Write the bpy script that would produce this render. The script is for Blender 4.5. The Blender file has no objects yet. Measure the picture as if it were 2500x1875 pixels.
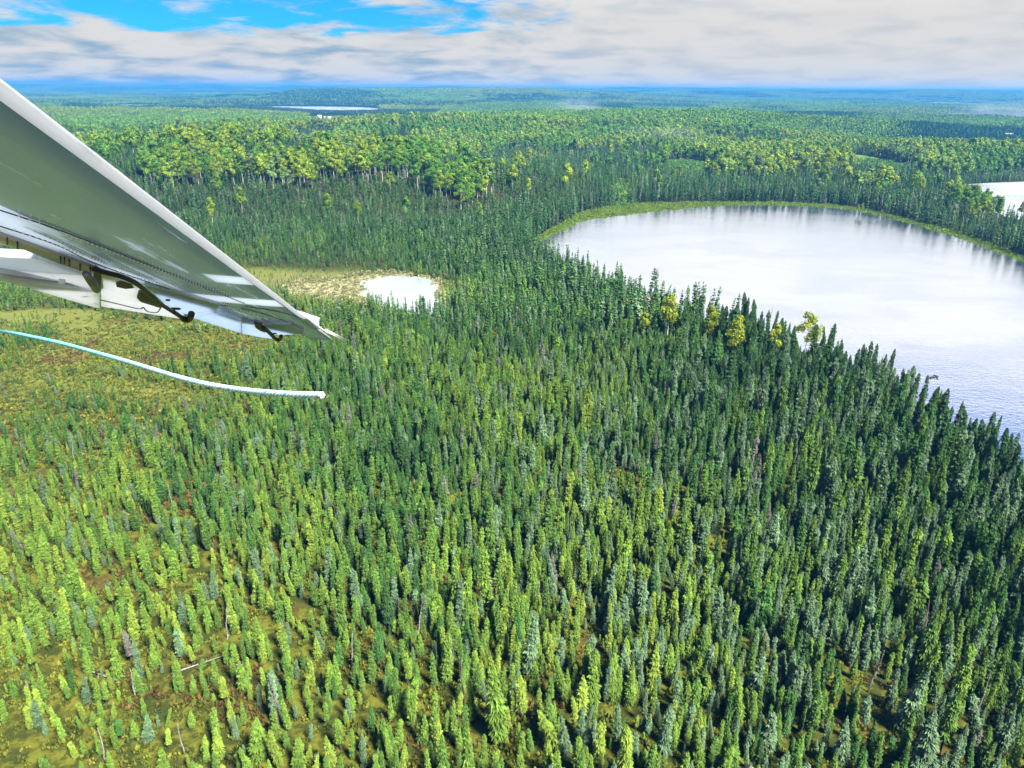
import bpy, bmesh, math, random
import numpy as np
from mathutils import Vector, Matrix

scn = bpy.context.scene
COL = scn.collection
R = math.radians

# ------------------------------------------------------------------ camera
CAM_H = 80.0
PITCH, ROLL = R(21.3), R(0.43)
FPX = 1853.0                       # focal length in photograph pixels (2500 wide)
fwd = np.array([0, math.cos(PITCH), -math.sin(PITCH)])
r0 = np.array([1.0, 0, 0]); u0 = np.array([0, math.sin(PITCH), math.cos(PITCH)])
rgt = r0 * math.cos(ROLL) + u0 * math.sin(ROLL)
upv = u0 * math.cos(ROLL) - r0 * math.sin(ROLL)
campos = np.array([0, 0, CAM_H])
cam_data = bpy.data.cameras.new('camera')
cam = bpy.data.objects.new('camera', cam_data)
COL.objects.link(cam)
M = Matrix(((rgt[0], upv[0], -fwd[0], 0), (rgt[1], upv[1], -fwd[1], 0), (rgt[2], upv[2], -fwd[2], CAM_H), (0, 0, 0, 1)))
cam.matrix_world = M
cam_data.sensor_width = 36
cam_data.lens = 36 * FPX / 2500
cam_data.clip_start = 0.1
cam_data.clip_end = 90000
scn.camera = cam

# ------------------------------------------------------------------ sky, sun, exposure
SUN_DIR = Vector((0.48, -0.50, 0.84)).normalized()        # towards the sun: high on the right, a little behind the camera
world = bpy.data.worlds.new('World'); scn.world = world
world.use_nodes = True
nt = world.node_tree; N = nt.nodes; L = nt.links
for n in list(N): N.remove(n)

def nd(t, typ, **kw):
    n = t.nodes.new(typ)
    for k, v in kw.items(): setattr(n, k, v)
    return n
def math_n(t, op, a, b=None, c=None, clamp=False):
    n = t.nodes.new('ShaderNodeMath'); n.operation = op; n.use_clamp = clamp
    for i, v in enumerate((a, b, c)):
        if v is None: continue
        if isinstance(v, (int, float)): n.inputs[i].default_value = v
        else: t.links.new(v, n.inputs[i])
    return n.outputs[0]
def mapr(t, v, a, b, c=0.0, d=1.0, smooth=True):
    n = t.nodes.new('ShaderNodeMapRange')
    n.interpolation_type = 'SMOOTHSTEP' if smooth else 'LINEAR'
    t.links.new(v, n.inputs[0])
    for i, x in enumerate((a, b, c, d)): n.inputs[i + 1].default_value = x
    return n.outputs[0]
def mixc(t, f, a, b, typ='MIX'):
    n = t.nodes.new('ShaderNodeMix'); n.data_type = 'RGBA'; n.blend_type = typ
    if isinstance(f, (int, float)): n.inputs[0].default_value = f
    else: t.links.new(f, n.inputs[0])
    for i, v in ((6, a), (7, b)):
        if isinstance(v, tuple): n.inputs[i].default_value = (*v[:3], 1)
        else: t.links.new(v, n.inputs[i])
    return n.outputs[2]
def noise(t, vec, scale, detail=4, rough=.55, dist=0.0):
    n = t.nodes.new('ShaderNodeTexNoise'); n.inputs['Scale'].default_value = scale
    n.inputs['Detail'].default_value = detail; n.inputs['Roughness'].default_value = rough
    n.inputs['Distortion'].default_value = dist
    if vec is not None: t.links.new(vec, n.inputs['Vector'])
    return n.outputs['Fac']

sky = nd(nt, 'ShaderNodeTexSky', sky_type='NISHITA')
sky.sun_disc = False
sky.sun_elevation = math.asin(SUN_DIR.z)
sky.sun_rotation = math.atan2(SUN_DIR.x, SUN_DIR.y)
sky.altitude = 100; sky.air_density = 1.0; sky.dust_density = 0.3; sky.ozone_density = 3.0
tc = nd(nt, 'ShaderNodeTexCoord')
sep = nd(nt, 'ShaderNodeSeparateXYZ'); L.new(tc.outputs['Generated'], sep.inputs[0])
X, Y, Z = sep.outputs
zc = math_n(nt, 'ADD', math_n(nt, 'MAXIMUM', Z, 0.0), 0.15)
comb = nd(nt, 'ShaderNodeCombineXYZ')
L.new(math_n(nt, 'DIVIDE', X, zc), comb.inputs[0]); L.new(math_n(nt, 'DIVIDE', Y, zc), comb.inputs[1])
n1 = noise(nt, comb.outputs[0], 2.5, 8, .6, .3)
n2 = noise(nt, comb.outputs[0], 1.0, 3, .5)
# the cloud deck: closed towards the horizon and to the right, broken towards the upper left and overhead
leftw = mapr(nt, X, 0.30, -0.22, 0.22, 1.0)
low = mapr(nt, Z, 0.030, 0.070)
gap = math_n(nt, 'MULTIPLY', math_n(nt, 'MULTIPLY', leftw, low), mapr(nt, Z, 0.15, 0.23, 1.0, 0.15))
over = mapr(nt, Z, 0.29, 0.38)
openv = math_n(nt, 'MAXIMUM', gap, math_n(nt, 'MULTIPLY', over, 1.15))
cv = math_n(nt, 'ADD', math_n(nt, 'MULTIPLY', n1, 0.75), math_n(nt, 'MULTIPLY', n2, 0.25))
cv = math_n(nt, 'ADD', cv, math_n(nt, 'SUBTRACT', 0.34, math_n(nt, 'MULTIPLY', openv, 0.385)))
cmask = mapr(nt, cv, 0.43, 0.60)
# thickness of the cloud: white rims, greyer bellies
belly = mapr(nt, noise(nt, comb.outputs[0], 2.2, 5, .55, .3), 0.40, 0.72)
CL_HI = (2.32, 2.25, 2.13)
lo = mixc(nt, leftw, (2.08, 2.03, 1.93), (0.85, 1.30, 1.72))
cloudc = mixc(nt, belly, CL_HI, lo)
lift = mapr(nt, Z, 0.07, 0.20, 1.0, 1.62)                 # the deck brightens higher up, nearer the sun
lc = nd(nt, 'ShaderNodeCombineXYZ')
for i in range(3): L.new(lift, lc.inputs[i])
cloudc = mixc(nt, 1.0, cloudc, lc.outputs[0], 'MULTIPLY')
skyc = mixc(nt, 1.0, sky.outputs[0], (0.03, 0.25, 0.44), 'MULTIPLY')
bgc = mixc(nt, cmask, skyc, cloudc)
bg = nd(nt, 'ShaderNodeBackground'); bg.inputs['Strength'].default_value = 0.10
L.new(bgc, bg.inputs['Color'])
out = nd(nt, 'ShaderNodeOutputWorld'); L.new(bg.outputs[0], out.inputs['Surface'])

sun_d = bpy.data.lights.new('sun', 'SUN'); sun_d.energy = 5.0; sun_d.angle = R(12); sun_d.color = (1, .94, .84)
sun = bpy.data.objects.new('sun', sun_d); COL.objects.link(sun)
sun.rotation_euler = (-SUN_DIR).to_track_quat('-Z', 'Y').to_euler()
sun.location = (0, 0, 300)

vs = scn.view_settings
vs.view_transform = 'Standard'; vs.look = 'None'; vs.gamma = 1.0; vs.use_curve_mapping = False
vs.exposure = 1.74
scn.cycles.use_denoising = True
scn.cycles.max_bounces = 5; scn.cycles.diffuse_bounces = 2; scn.cycles.glossy_bounces = 3
scn.cycles.transmission_bounces = 2; scn.cycles.transparent_max_bounces = 4; scn.cycles.volume_bounces = 0
scn.cycles.use_adaptive_sampling = True; scn.cycles.adaptive_threshold = 0.02

# ------------------------------------------------------------------ helpers
random.seed(7); rng = np.random.default_rng(11)

def ray(u, v):
    return fwd + rgt * ((u - 1250) / FPX) + upv * ((937.5 - v) / FPX)
def ground(u, v, z=0.0):
    d = ray(u, v); t = (z - CAM_H) / d[2]
    return campos + d * t
def project(x, y, z):
    px, py, pz = x, y, z - CAM_H
    dep = px * fwd[0] + py * fwd[1] + pz * fwd[2]
    dep = np.where(dep < 1, 1, dep)
    a = px * rgt[0] + py * rgt[1] + pz * rgt[2]; b = px * upv[0] + py * upv[1] + pz * upv[2]
    return 1250 + FPX * a / dep, 937.5 - FPX * b / dep, dep
def sstep(a, b, x):
    t = np.clip((x - a) / (b - a), 0, 1); return t * t * (3 - 2 * t)
def vnoise(x, y, seed=0):
    xi = np.floor(x).astype(np.int64); yi = np.floor(y).astype(np.int64); fx = x - xi; fy = y - yi
    fx = fx * fx * (3 - 2 * fx); fy = fy * fy * (3 - 2 * fy)
    def h(a, b):
        n = (a * 374761393 + b * 668265263 + seed * 982451653) & 0x7fffffff
        n = ((n ^ (n >> 13)) * 1274126177) & 0x7fffffff
        return ((n ^ (n >> 16)) & 0xffff) / 65535.0
    return (h(xi, yi) * (1 - fx) + h(xi + 1, yi) * fx) * (1 - fy) + (h(xi, yi + 1) * (1 - fx) + h(xi + 1, yi + 1) * fx) * fy
def fbm(x, y, s, seed=0, o=3):
    t = 0; a = .5; tot = 0
    for i in range(o):
        t = t + a * vnoise(x / s, y / s, seed + i * 17); tot += a; a *= .5; s *= .5
    return t / tot
def blob(u, v, cu, cv, ru, rv): return np.exp(-((u - cu) / ru) ** 2 - ((v - cv) / rv) ** 2)
def inpoly(x, y, P):
    r = np.zeros(x.shape, bool); n = len(P)
    for i in range(n):
        x1, y1 = P[i]; x2, y2 = P[(i + 1) % n]
        if y1 == y2: continue
        c = ((y1 > y) != (y2 > y)) & (x < (x2 - x1) * (y - y1) / (y2 - y1) + x1)
        r ^= c
    return r
def pdist(x, y, P):
    """distance to a polygon, negative inside"""
    d = np.full(x.shape, 1e9); n = len(P)
    for i in range(n):
        ax, ay = P[i]; bx, by = P[(i + 1) % n]
        dx, dy = bx - ax, by - ay; l = dx * dx + dy * dy + 1e-9
        t = np.clip(((x - ax) * dx + (y - ay) * dy) / l, 0, 1)
        d = np.minimum(d, (x - ax - t * dx) ** 2 + (y - ay - t * dy) ** 2)
    d = np.sqrt(d)
    return np.where(inpoly(x, y, P), -d, d)
def smooth_poly(pts, k=6):
    """closed Catmull-Rom through the points"""
    P = np.array(pts, float); n = len(P); o = []
    for i in range(n):
        a, b, c, d = P[i - 1], P[i], P[(i + 1) % n], P[(i + 2) % n]
        for j in range(k):
            t = j / k
            o.append(.5 * ((2 * b) + (c - a) * t + (2 * a - 5 * b + 4 * c - d) * t * t + (3 * b - a - 3 * c + d) * t ** 3))
    return np.array(o)
def px_poly(pts, k=5, rough=0.0, seed=3):
    P = smooth_poly([ground(u, v)[:2] for u, v in pts], k)
    if rough:
        rr = np.random.default_rng(seed); P = P + rr.normal(0, rough, P.shape)
    return P

def tag(o, label=None, cat=None, group=None, kind=None):
    if label: o['label'] = label
    if cat: o['category'] = cat
    if group: o['group'] = group
    if kind: o['kind'] = kind
    return o
def link(name, data, parent=None, loc=None):
    o = bpy.data.objects.new(name, data); COL.objects.link(o)
    if parent is not None: o.parent = parent
    if loc is not None: o.location = loc
    return o
def mesh_from(name, verts, faces, mats=(), midx=None, smooth=False):
    me = bpy.data.meshes.new(name)
    me.from_pydata([tuple(map(float, v)) for v in verts], [], faces)
    for m in mats: me.materials.append(m)
    if midx is not None: me.polygons.foreach_set('material_index', np.array(midx, np.int32))
    if smooth: me.polygons.foreach_set('use_smooth', np.ones(len(me.polygons), bool))
    me.update()
    return me
def set_col(me, name, vals):
    a = me.attributes.new(name, 'FLOAT_COLOR', 'POINT')
    v = np.ones((len(vals), 4), np.float32); v[:, :3] = np.asarray(vals).reshape(len(vals), -1)
    a.data.foreach_set('color', v.ravel())
def set_f(me, name, vals):
    a = me.attributes.new(name, 'FLOAT', 'POINT'); a.data.foreach_set('value', np.asarray(vals, np.float32))

# ------------------------------------------------------------------ materials
def new_mat(name):
    m = bpy.data.materials.new(name); m.use_nodes = True
    t = m.node_tree; b = t.nodes['Principled BSDF']; return m, t, b
def attr(t, name, typ='GEOMETRY'):
    n = t.nodes.new('ShaderNodeAttribute'); n.attribute_name = name; n.attribute_type = typ; return n

def foliage_mat(name, trans=.25, rough=.65):
    m, t, b = new_mat(name)
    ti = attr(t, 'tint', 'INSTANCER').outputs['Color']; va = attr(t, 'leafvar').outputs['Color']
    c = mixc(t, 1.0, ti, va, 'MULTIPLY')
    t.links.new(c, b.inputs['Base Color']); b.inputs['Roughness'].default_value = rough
    b.inputs['Specular IOR Level'].default_value = .25
    tr = nd(t, 'ShaderNodeBsdfTranslucent'); t.links.new(c, tr.inputs['Color'])
    mx = nd(t, 'ShaderNodeMixShader'); mx.inputs[0].default_value = trans
    t.links.new(b.outputs[0], mx.inputs[1]); t.links.new(tr.outputs[0], mx.inputs[2])
    t.links.new(mx.outputs[0], t.nodes['Material Output'].inputs['Surface'])
    return m
MAT = {}
MAT['needles'] = foliage_mat('spruce_needles', .10)
MAT['leaves'] = foliage_mat('aspen_leaves', .25)
MAT['scrub'] = foliage_mat('scrub_leaves', .3)
def bark_mat(name, c1, c2, scale=6.0):
    m, t, b = new_mat(name)
    tcx = nd(t, 'ShaderNodeTexCoord'); mp = nd(t, 'ShaderNodeMapping'); mp.inputs['Scale'].default_value = (1, 1, .35)
    t.links.new(tcx.outputs['Object'], mp.inputs[0])
    f = noise(t, mp.outputs[0], scale, 4)
    t.links.new(mixc(t, mapr(t, f, .35, .65), c1, c2), b.inputs['Base Color'])
    b.inputs['Roughness'].default_value = .9; b.inputs['Specular IOR Level'].default_value = .1
    return m
MAT['bark'] = bark_mat('spruce_bark', (.06, .05, .045), (.13, .11, .10))
MAT['white_bark'] = bark_mat('aspen_bark', (.30, .29, .26), (.60, .58, .54))
MAT['dead_wood'] = bark_mat('dead_wood', (.16, .15, .15), (.34, .33, .32))
MAT['dead_twigs'] = bark_mat('dead_twigs', (.13, .11, .09), (.23, .20, .17))

def ground_mat():
    m, t, b = new_mat('bog_ground')
    cov = attr(t, 'cover').outputs['Color']
    tcx = nd(t, 'ShaderNodeTexCoord'); o = tcx.outputs['Object']
    f1 = noise(t, o, .35, 6, .65); f2 = noise(t, o, .06, 4, .6); f3 = noise(t, o, 2.2, 3, .6)
    moss = mixc(t, mapr(t, f1, .42, .62), (.035, .045, .010), (.115, .120, .016))
    rust = mixc(t, mapr(t, f3, .4, .65), (.075, .052, .014), (.12, .085, .025))
    near = mixc(t, mapr(t, f2, .54, .68), moss, rust)
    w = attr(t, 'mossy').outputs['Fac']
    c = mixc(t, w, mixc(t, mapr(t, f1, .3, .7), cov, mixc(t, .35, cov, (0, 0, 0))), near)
    t.links.new(c, b.inputs['Base Color']); b.inputs['Roughness'].default_value = .95
    b.inputs['Specular IOR Level'].default_value = .05
    bp = nd(t, 'ShaderNodeBump'); bp.inputs['Strength'].default_value = .8; bp.inputs['Distance'].default_value = .6
    t.links.new(math_n(t, 'ADD', f1, math_n(t, 'MULTIPLY', f3, .4)), bp.inputs['Height'])
    t.links.new(bp.outputs[0], b.inputs['Normal'])
    return m
MAT['ground'] = ground_mat()

def water_mat(name='lake_water', deep=(.015, .08, .34), ripple=.08, rough=.14, gmax=.97):
    m, t, b = new_mat(name)
    tcx = nd(t, 'ShaderNodeTexCoord'); mp = nd(t, 'ShaderNodeMapping')
    mp.inputs['Scale'].default_value = (1, 1.6, 1); mp.inputs['Rotation'].default_value = (0, 0, R(24))
    t.links.new(tcx.outputs['Object'], mp.inputs[0])
    f = math_n(t, 'ADD', noise(t, mp.outputs[0], .55, 4, .6), math_n(t, 'MULTIPLY', noise(t, mp.outputs[0], .07, 3, .5), 1.2))
    bp = nd(t, 'ShaderNodeBump'); bp.inputs['Strength'].default_value = ripple; bp.inputs['Distance'].default_value = 1.0
    t.links.new(f, bp.inputs['Height'])
    df = nd(t, 'ShaderNodeBsdfDiffuse'); df.inputs['Color'].default_value = (*deep, 1)
    gl = nd(t, 'ShaderNodeBsdfGlossy'); gl.inputs['Color'].default_value = (1, 1, 1, 1); t.links.new(math_n(t, 'MULTIPLY', mapr(t, noise(t, mp.outputs[0], .018, 3, .55, .5), .35, .65, .7, 1.35), rough), gl.inputs['Roughness'])
    t.links.new(bp.outputs[0], gl.inputs['Normal'])
    lw = nd(t, 'ShaderNodeLayerWeight'); lw.inputs[0].default_value = .5
    fac = mapr(t, lw.outputs['Facing'], .30, .72, .30, gmax, False)
    mx = nd(t, 'ShaderNodeMixShader'); t.links.new(fac, mx.inputs[0])
    t.links.new(df.outputs[0], mx.inputs[1]); t.links.new(gl.outputs[0], mx.inputs[2])
    t.links.new(mx.outputs[0], t.nodes['Material Output'].inputs['Surface'])
    return m
MAT['water'] = water_mat()
MAT['far_water'] = water_mat('far_water', (.36, .38, .40), .12, .34, .72)
MAT['pond_glare'] = water_mat('pond_glare_water', (.38, .43, .40), .03, .2, .6)

def grass_mat(name, c1, c2, s=.5):
    m, t, b = new_mat(name)
    tcx = nd(t, 'ShaderNodeTexCoord'); f = noise(t, tcx.outputs['Object'], s, 5, .65); g = noise(t, tcx.outputs['Object'], s * .15, 3)
    c = mixc(t, mapr(t, f, .35, .65), c1, c2)
    c = mixc(t, mapr(t, g, .45, .7, 0, .5), c, (.12, .10, .03))
    t.links.new(c, b.inputs['Base Color']); b.inputs['Roughness'].default_value = .9; b.inputs['Specular IOR Level'].default_value = .1
    bp = nd(t, 'ShaderNodeBump'); bp.inputs['Strength'].default_value = .7; bp.inputs['Distance'].default_value = .5
    t.links.new(f, bp.inputs['Height']); t.links.new(bp.outputs[0], b.inputs['Normal'])
    return m
MAT['sedge'] = grass_mat('shore_sedge', (.075, .12, .015), (.17, .20, .03))
MAT['meadow'] = grass_mat('meadow_grass', (.06, .14, .03), (.12, .21, .04))
MAT['fen'] = grass_mat('pale_fen', (.16, .16, .07), (.30, .28, .17), .35)
MAT['field'] = grass_mat('far_field', (.40, .38, .10), (.62, .55, .25), .02)

# ------------------------------------------------------------------ lakes and clearings (outlines on the flat ground)
LAKE_PX = [(1309, 599), (1335, 580), (1363, 565), (1420, 540), (1476, 530), (1561, 520), (1646, 511), (1747, 503), (1843, 500), (1956, 503),
           (2069, 511), (2154, 528), (2267, 557), (2380, 593), (2500, 638), (2700, 720), (2950, 860), (3000, 1100), (2800, 1380), (2600, 1300),
           (2520, 1235), (2430, 1150), (2300, 1055), (2150, 955), (2000, 885), (1850, 825), (1700, 780), (1560, 735), (1440, 690), (1355, 640)]
LAKE = px_poly(LAKE_PX, 6, .25)
SHORE = px_poly([(1296, 603), (1318, 577), (1350, 557), (1412, 528), (1450, 513), (1530, 500), (1600, 496), (1747, 494), (1843, 494), (1956, 497),
                 (2069, 505), (2154, 521), (2267, 549), (2380, 584), (2500, 628), (2700, 708), (2990, 850), (3060, 1120), (2820, 1420), (2600, 1325),
                 (2515, 1252), (2425, 1163), (2295, 1066), (2145, 966), (1995, 895), (1845, 834), (1695, 789), (1552, 743), (1430, 697), (1340, 645)], 6, .5)
LAKE2 = px_poly([(2328, 458), (2345, 452), (2420, 447), (2500, 444), (2620, 442), (2700, 470), (2680, 530), (2520, 538), (2440, 524), (2372, 486)], 5, .3)
def far_poly(pts, k=4): return px_poly(pts, k)
FARLAKES = [far_poly([(575, 262.5), (700, 260.5), (860, 262), (925, 266.5), (915, 275), (800, 276), (690, 269)]),
            far_poly([(270, 257), (330, 256), (378, 257.5), (330, 263)]),
            far_poly([(560, 245), (610, 244.4), (625, 245.6), (590, 249)])]
POND_GLARE = px_poly([(880, 704), (890, 686), (940, 675), (1010, 675), (1058, 684), (1070, 715), (1070, 768), (1000, 772), (930, 752), (884, 730)], 5, .5)
FEN = px_poly([(690, 706), (760, 692), (870, 674), (960, 668), (1045, 676), (1085, 700), (1080, 760), (980, 762), (900, 745), (820, 732), (740, 724)], 5, 1.8)
MEADOWS = [px_poly(p, 5, 2.6) for p in ([(1618, 405), (1690, 405), (1770, 428), (1720, 440), (1640, 440)],
                                       [(2070, 402), (2110, 402), (2190, 418), (2250, 424), (2200, 437), (2075, 432)],
                                       [(1508, 452), (1530, 455), (1535, 492), (1512, 500), (1500, 485)])]
FIELDS = [far_poly([(2190, 253), (2260, 250), (2360, 251.5), (2400, 255), (2300, 258)]),
          far_poly([(2440, 336), (2500, 334), (2560, 336), (2560, 341), (2450, 341)])]
CABIN_CLEAR = far_poly([(765, 287), (840, 287), (850, 312), (765, 312)])

# ------------------------------------------------------------------ terrain
def height(x, y):
    r = np.hypot(x, y)
    h = np.zeros_like(r)
    def hill(cx, cy, sx, sy, a, rot=0.0):
        c, s = math.cos(rot), math.sin(rot)
        dx, dy = x - cx, y - cy
        return a * np.exp(-((dx * c + dy * s) / sx) ** 2 - ((-dx * s + dy * c) / sy) ** 2)
    h += hill(-200, 660, 260, 105, 27, -.18)
    h += hill(-420, 760, 260, 130, 8)
    h += hill(-150, 1250, 520, 160, 20, .05)
    h += hill(260, 1500, 420, 160, 24, -.1)
    h += hill(300, 800, 190, 75, 9, -.2)
    h += hill(520, 900, 260, 80, 11, -.1)
    h += hill(800, 1800, 500, 160, 16)
    amp = sstep(700, 2500, r) * 10 + sstep(3000, 9000, r) * 14
    h += amp * (fbm(x, y, 900, 3) - .42) * 2
    h += (1 - .9 * np.exp(-((np.degrees(np.arctan2(x, y)) + 14) / 4) ** 2)) * sstep(900, 1500, r) * sstep(4500, 3000, r) * 26 * (np.abs(fbm(x, y * 1.4, 620, 33, 2) - .5) * -3 + .45)
    # wooded ridges near the skyline
    az = np.degrees(np.arctan2(x, y))
    h += 60 * np.exp(-((r - 5200) / 900) ** 2) * sstep(-24, -11, az) * (1 - sstep(0, 14, az)) * (.9 + .2 * fbm(az * 40, az * 0, 60, 5))
    h += 62 * np.exp(-((r - 8200) / 1400) ** 2) * sstep(-8, 8, az) * (.85 + .3 * fbm(az * 40, az * 0, 90, 8))
    far = sstep(9500, 12500, r)
    h += far * (56 + 26 * fbm(az * 40, az * 0, 70, 21, 4) + sstep(-12, 10, az) * (3 + 16 * fbm(az * 40, az * 0, 45, 23, 4)))
    for P, w in ((LAKE, 90), (LAKE2, 70), (FARLAKES[0], 260), (FARLAKES[1], 260), (FARLAKES[2], 200), (FIELDS[0], 200), (FIELDS[1], 120)):
        c = P.mean(0); ext = np.abs(P - c).max() + w * 2
        sel = (np.abs(x - c[0]) < ext) & (np.abs(y - c[1]) < ext)
        if sel.any():
            d = pdist(x[sel], y[sel], P)
            h[sel] *= sstep(w * .3, w * 1.3, d)
    return h

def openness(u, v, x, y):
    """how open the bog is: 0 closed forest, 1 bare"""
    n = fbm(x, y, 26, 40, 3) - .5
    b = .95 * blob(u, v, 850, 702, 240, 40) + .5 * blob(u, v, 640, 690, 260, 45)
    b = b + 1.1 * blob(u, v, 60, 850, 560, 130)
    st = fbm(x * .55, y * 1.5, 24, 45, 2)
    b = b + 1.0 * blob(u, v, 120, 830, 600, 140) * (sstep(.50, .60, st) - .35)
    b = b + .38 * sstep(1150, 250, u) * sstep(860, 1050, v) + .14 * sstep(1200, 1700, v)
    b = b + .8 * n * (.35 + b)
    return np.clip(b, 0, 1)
def aspenness(u, v, x, y):
    a = np.zeros_like(u)
    for cu, cv, ru, rv, s in ((470, 420, 130, 40, 1), (700, 430, 170, 40, 1), (900, 425, 190, 40, 1), (1120, 465, 120, 34, 1.1), (980, 470, 160, 28, .8),
                              (650, 350, 420, 42, .8), (300, 310, 260, 45, .9), (1000, 330, 300, 42, .8), (1250, 300, 220, 45, .75),
                              (1560, 350, 200, 50, .8), (1950, 405, 230, 36, 1.1), (2260, 395, 260, 36, 1.0), (2380, 520, 230, 55, .85),
                              (1700, 385, 200, 30, .85), (2150, 470, 170, 34, .9)):
        a = np.maximum(a, s * blob(u, v, cu, cv, ru, rv))
    a = np.maximum(a, .56 * sstep(440, 350, v))
    n = fbm(x, y * .6, 75, 60, 2)
    return a * 1.1 + (n - .5) * 2.2 * sstep(.08, .35, a)

radii = [25.0]
while radii[-1] < 15500: radii.append(radii[-1] + max(2.4, radii[-1] * .0125))
radii = np.array(radii)
az_deg = np.concatenate([np.linspace(-48, 48, 261), np.linspace(48, 312, 100)[1:-1]])
az_r = np.radians(az_deg)
RR, AA = np.meshgrid(radii, az_r, indexing='ij')
TX, TY = RR * np.sin(AA), RR * np.cos(AA)
TZ = height(TX.ravel(), TY.ravel()).reshape(TX.shape)
nr, na = TX.shape
verts = np.stack([TX, TY, TZ], -1).reshape(-1, 3)
verts = np.vstack([verts, [[0, 0, 0]]])
ii, jj = np.meshgrid(np.arange(nr - 1), np.arange(na), indexing='ij')
j2 = (jj + 1) % na
quads = np.stack([ii * na + jj, ii * na + j2, (ii + 1) * na + j2, (ii + 1) * na + jj], -1).reshape(-1, 4)[:, ::-1]
faces = [tuple(q) for q in quads.tolist()] + [(nr * na, (j + 1) % na, j) for j in range(na)]
me = mesh_from('ground', verts, faces, [MAT['ground']], smooth=True)
pu, pv, pd = project(verts[:, 0], verts[:, 1], verts[:, 2])
op = openness(pu, pv, verts[:, 0], verts[:, 1])
rr_ = np.hypot(verts[:, 0], verts[:, 1])
inview = (np.abs(np.degrees(np.arctan2(verts[:, 0], verts[:, 1]))) < 60).astype(float)
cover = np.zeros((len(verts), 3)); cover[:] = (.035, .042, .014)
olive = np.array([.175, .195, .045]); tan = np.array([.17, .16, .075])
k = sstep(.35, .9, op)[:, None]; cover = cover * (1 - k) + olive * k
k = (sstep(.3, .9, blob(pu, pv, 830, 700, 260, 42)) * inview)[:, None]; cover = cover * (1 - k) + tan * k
fr = fbm(verts[:, 0], verts[:, 1], 600, 77, 4)
farc = np.stack([.030 + .05 * sstep(.4, .65, fr), .055 + .07 * sstep(.4, .65, fr), .022 + .012 * fr], -1)
k = sstep(900, 2500, rr_)[:, None]; cover = cover * (1 - k) + farc * k
pf = (sstep(.52, .62, fbm(verts[:, 0], verts[:, 1] * .35, 1500, 91, 3)) * sstep(9000, 13000, rr_))[:, None]
cover = cover * (1 - pf) + np.array([.22, .24, .10]) * pf
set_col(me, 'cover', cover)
mossy = (1 - sstep(260, 420, rr_)) * (1 - .65 * sstep(.6, .95, op))
set_f(me, 'mossy', mossy)
tag(link('ground', me), 'rolling boreal ground of moss and bog under the forest', kind='structure')

def sheet(name, P, z, mat, label=None, kind='structure', zfun=None):
    bm = bmesh.new()
    vs_ = [bm.verts.new((p[0], p[1], z if zfun is None else zfun(p) + z)) for p in P]
    f = bm.faces.new(vs_)
    if f.normal.z < 0: bmesh.ops.reverse_faces(bm, faces=[f])
    bm.normal_update()
    if bm.faces[:][0].normal.z < 0: bmesh.ops.reverse_faces(bm, faces=bm.faces[:])
    bmesh.ops.triangulate(bm, faces=bm.faces[:])
    m_ = bpy.data.meshes.new(name); bm.to_mesh(m_); bm.free(); m_.materials.append(mat)
    o = link(name, m_); tag(o, label, kind=kind); return o
sheet('shore_grass', SHORE, .10, MAT['sedge'], 'bright green sedge band along the lake shore')
sheet('lake', LAKE, .22, MAT['water'], 'large lake reflecting white cloud')
sheet('lake', LAKE2, .22, MAT['far_water'], 'second lake at the right edge behind a wooded point')
for i, P in enumerate(FARLAKES):
    sheet('lake', P, 1.2, MAT['far_water'], ['long narrow lake far off behind the aspen hill', 'thin sliver of far lake to the left', 'tiny far pond below the blue ridge'][i])
sheet('fen', FEN, .06, MAT['fen'], 'pale straw coloured fen in the clearing')
sheet('pond', POND_GLARE, .14, MAT['pond_glare'], 'small pale pond merged with window glare in the fen clearing')  # one pale sheet takes in a real pond and the window glare over it
hz = lambda p: float(height(np.array([p[0]]), np.array([p[1]]))[0])
for i, P in enumerate(MEADOWS):
    c = P.mean(0); zc_ = max(hz(q) for q in P)
    # terrain-following patch: fine fan built on the terrain
    bm = bmesh.new(); rings = 6; vv = []
    for a in range(rings + 1):
        row = []
        for q in P:
            s = a / rings; w = c * (1 - s) + q * s
            row.append(bm.verts.new((w[0], w[1], hz(w) + .5)))
        vv.append(row)
    n_ = len(P)
    for a in range(rings):
        for b in range(n_):
            q = [vv[a][b], vv[a][(b + 1) % n_], vv[a + 1][(b + 1) % n_], vv[a + 1][b]]
            f = bm.faces.new(q[::-1])
    bmesh.ops.remove_doubles(bm, verts=vv[0], dist=1e-4)
    bmesh.ops.recalc_face_normals(bm, faces=bm.faces[:])
    if sum(f.normal.z for f in bm.faces) < 0: bmesh.ops.reverse_faces(bm, faces=bm.faces[:])
    m_ = bpy.data.meshes.new('meadow'); bm.to_mesh(m_); bm.free(); m_.materials.append(MAT['meadow'])
    tag(link('meadow', m_), ['wide green meadow behind the spruces of the far shore', 'narrow green meadow between aspen stands on the right', 'small green strip above the left end of the far shore'][i], kind='structure')
for i, P in enumerate(FIELDS):
    sheet('field', P, 1.0, MAT['field'], ['pale yellow open field far off towards the skyline', 'pale open strip beside the cabin at the right edge'][i])

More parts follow.
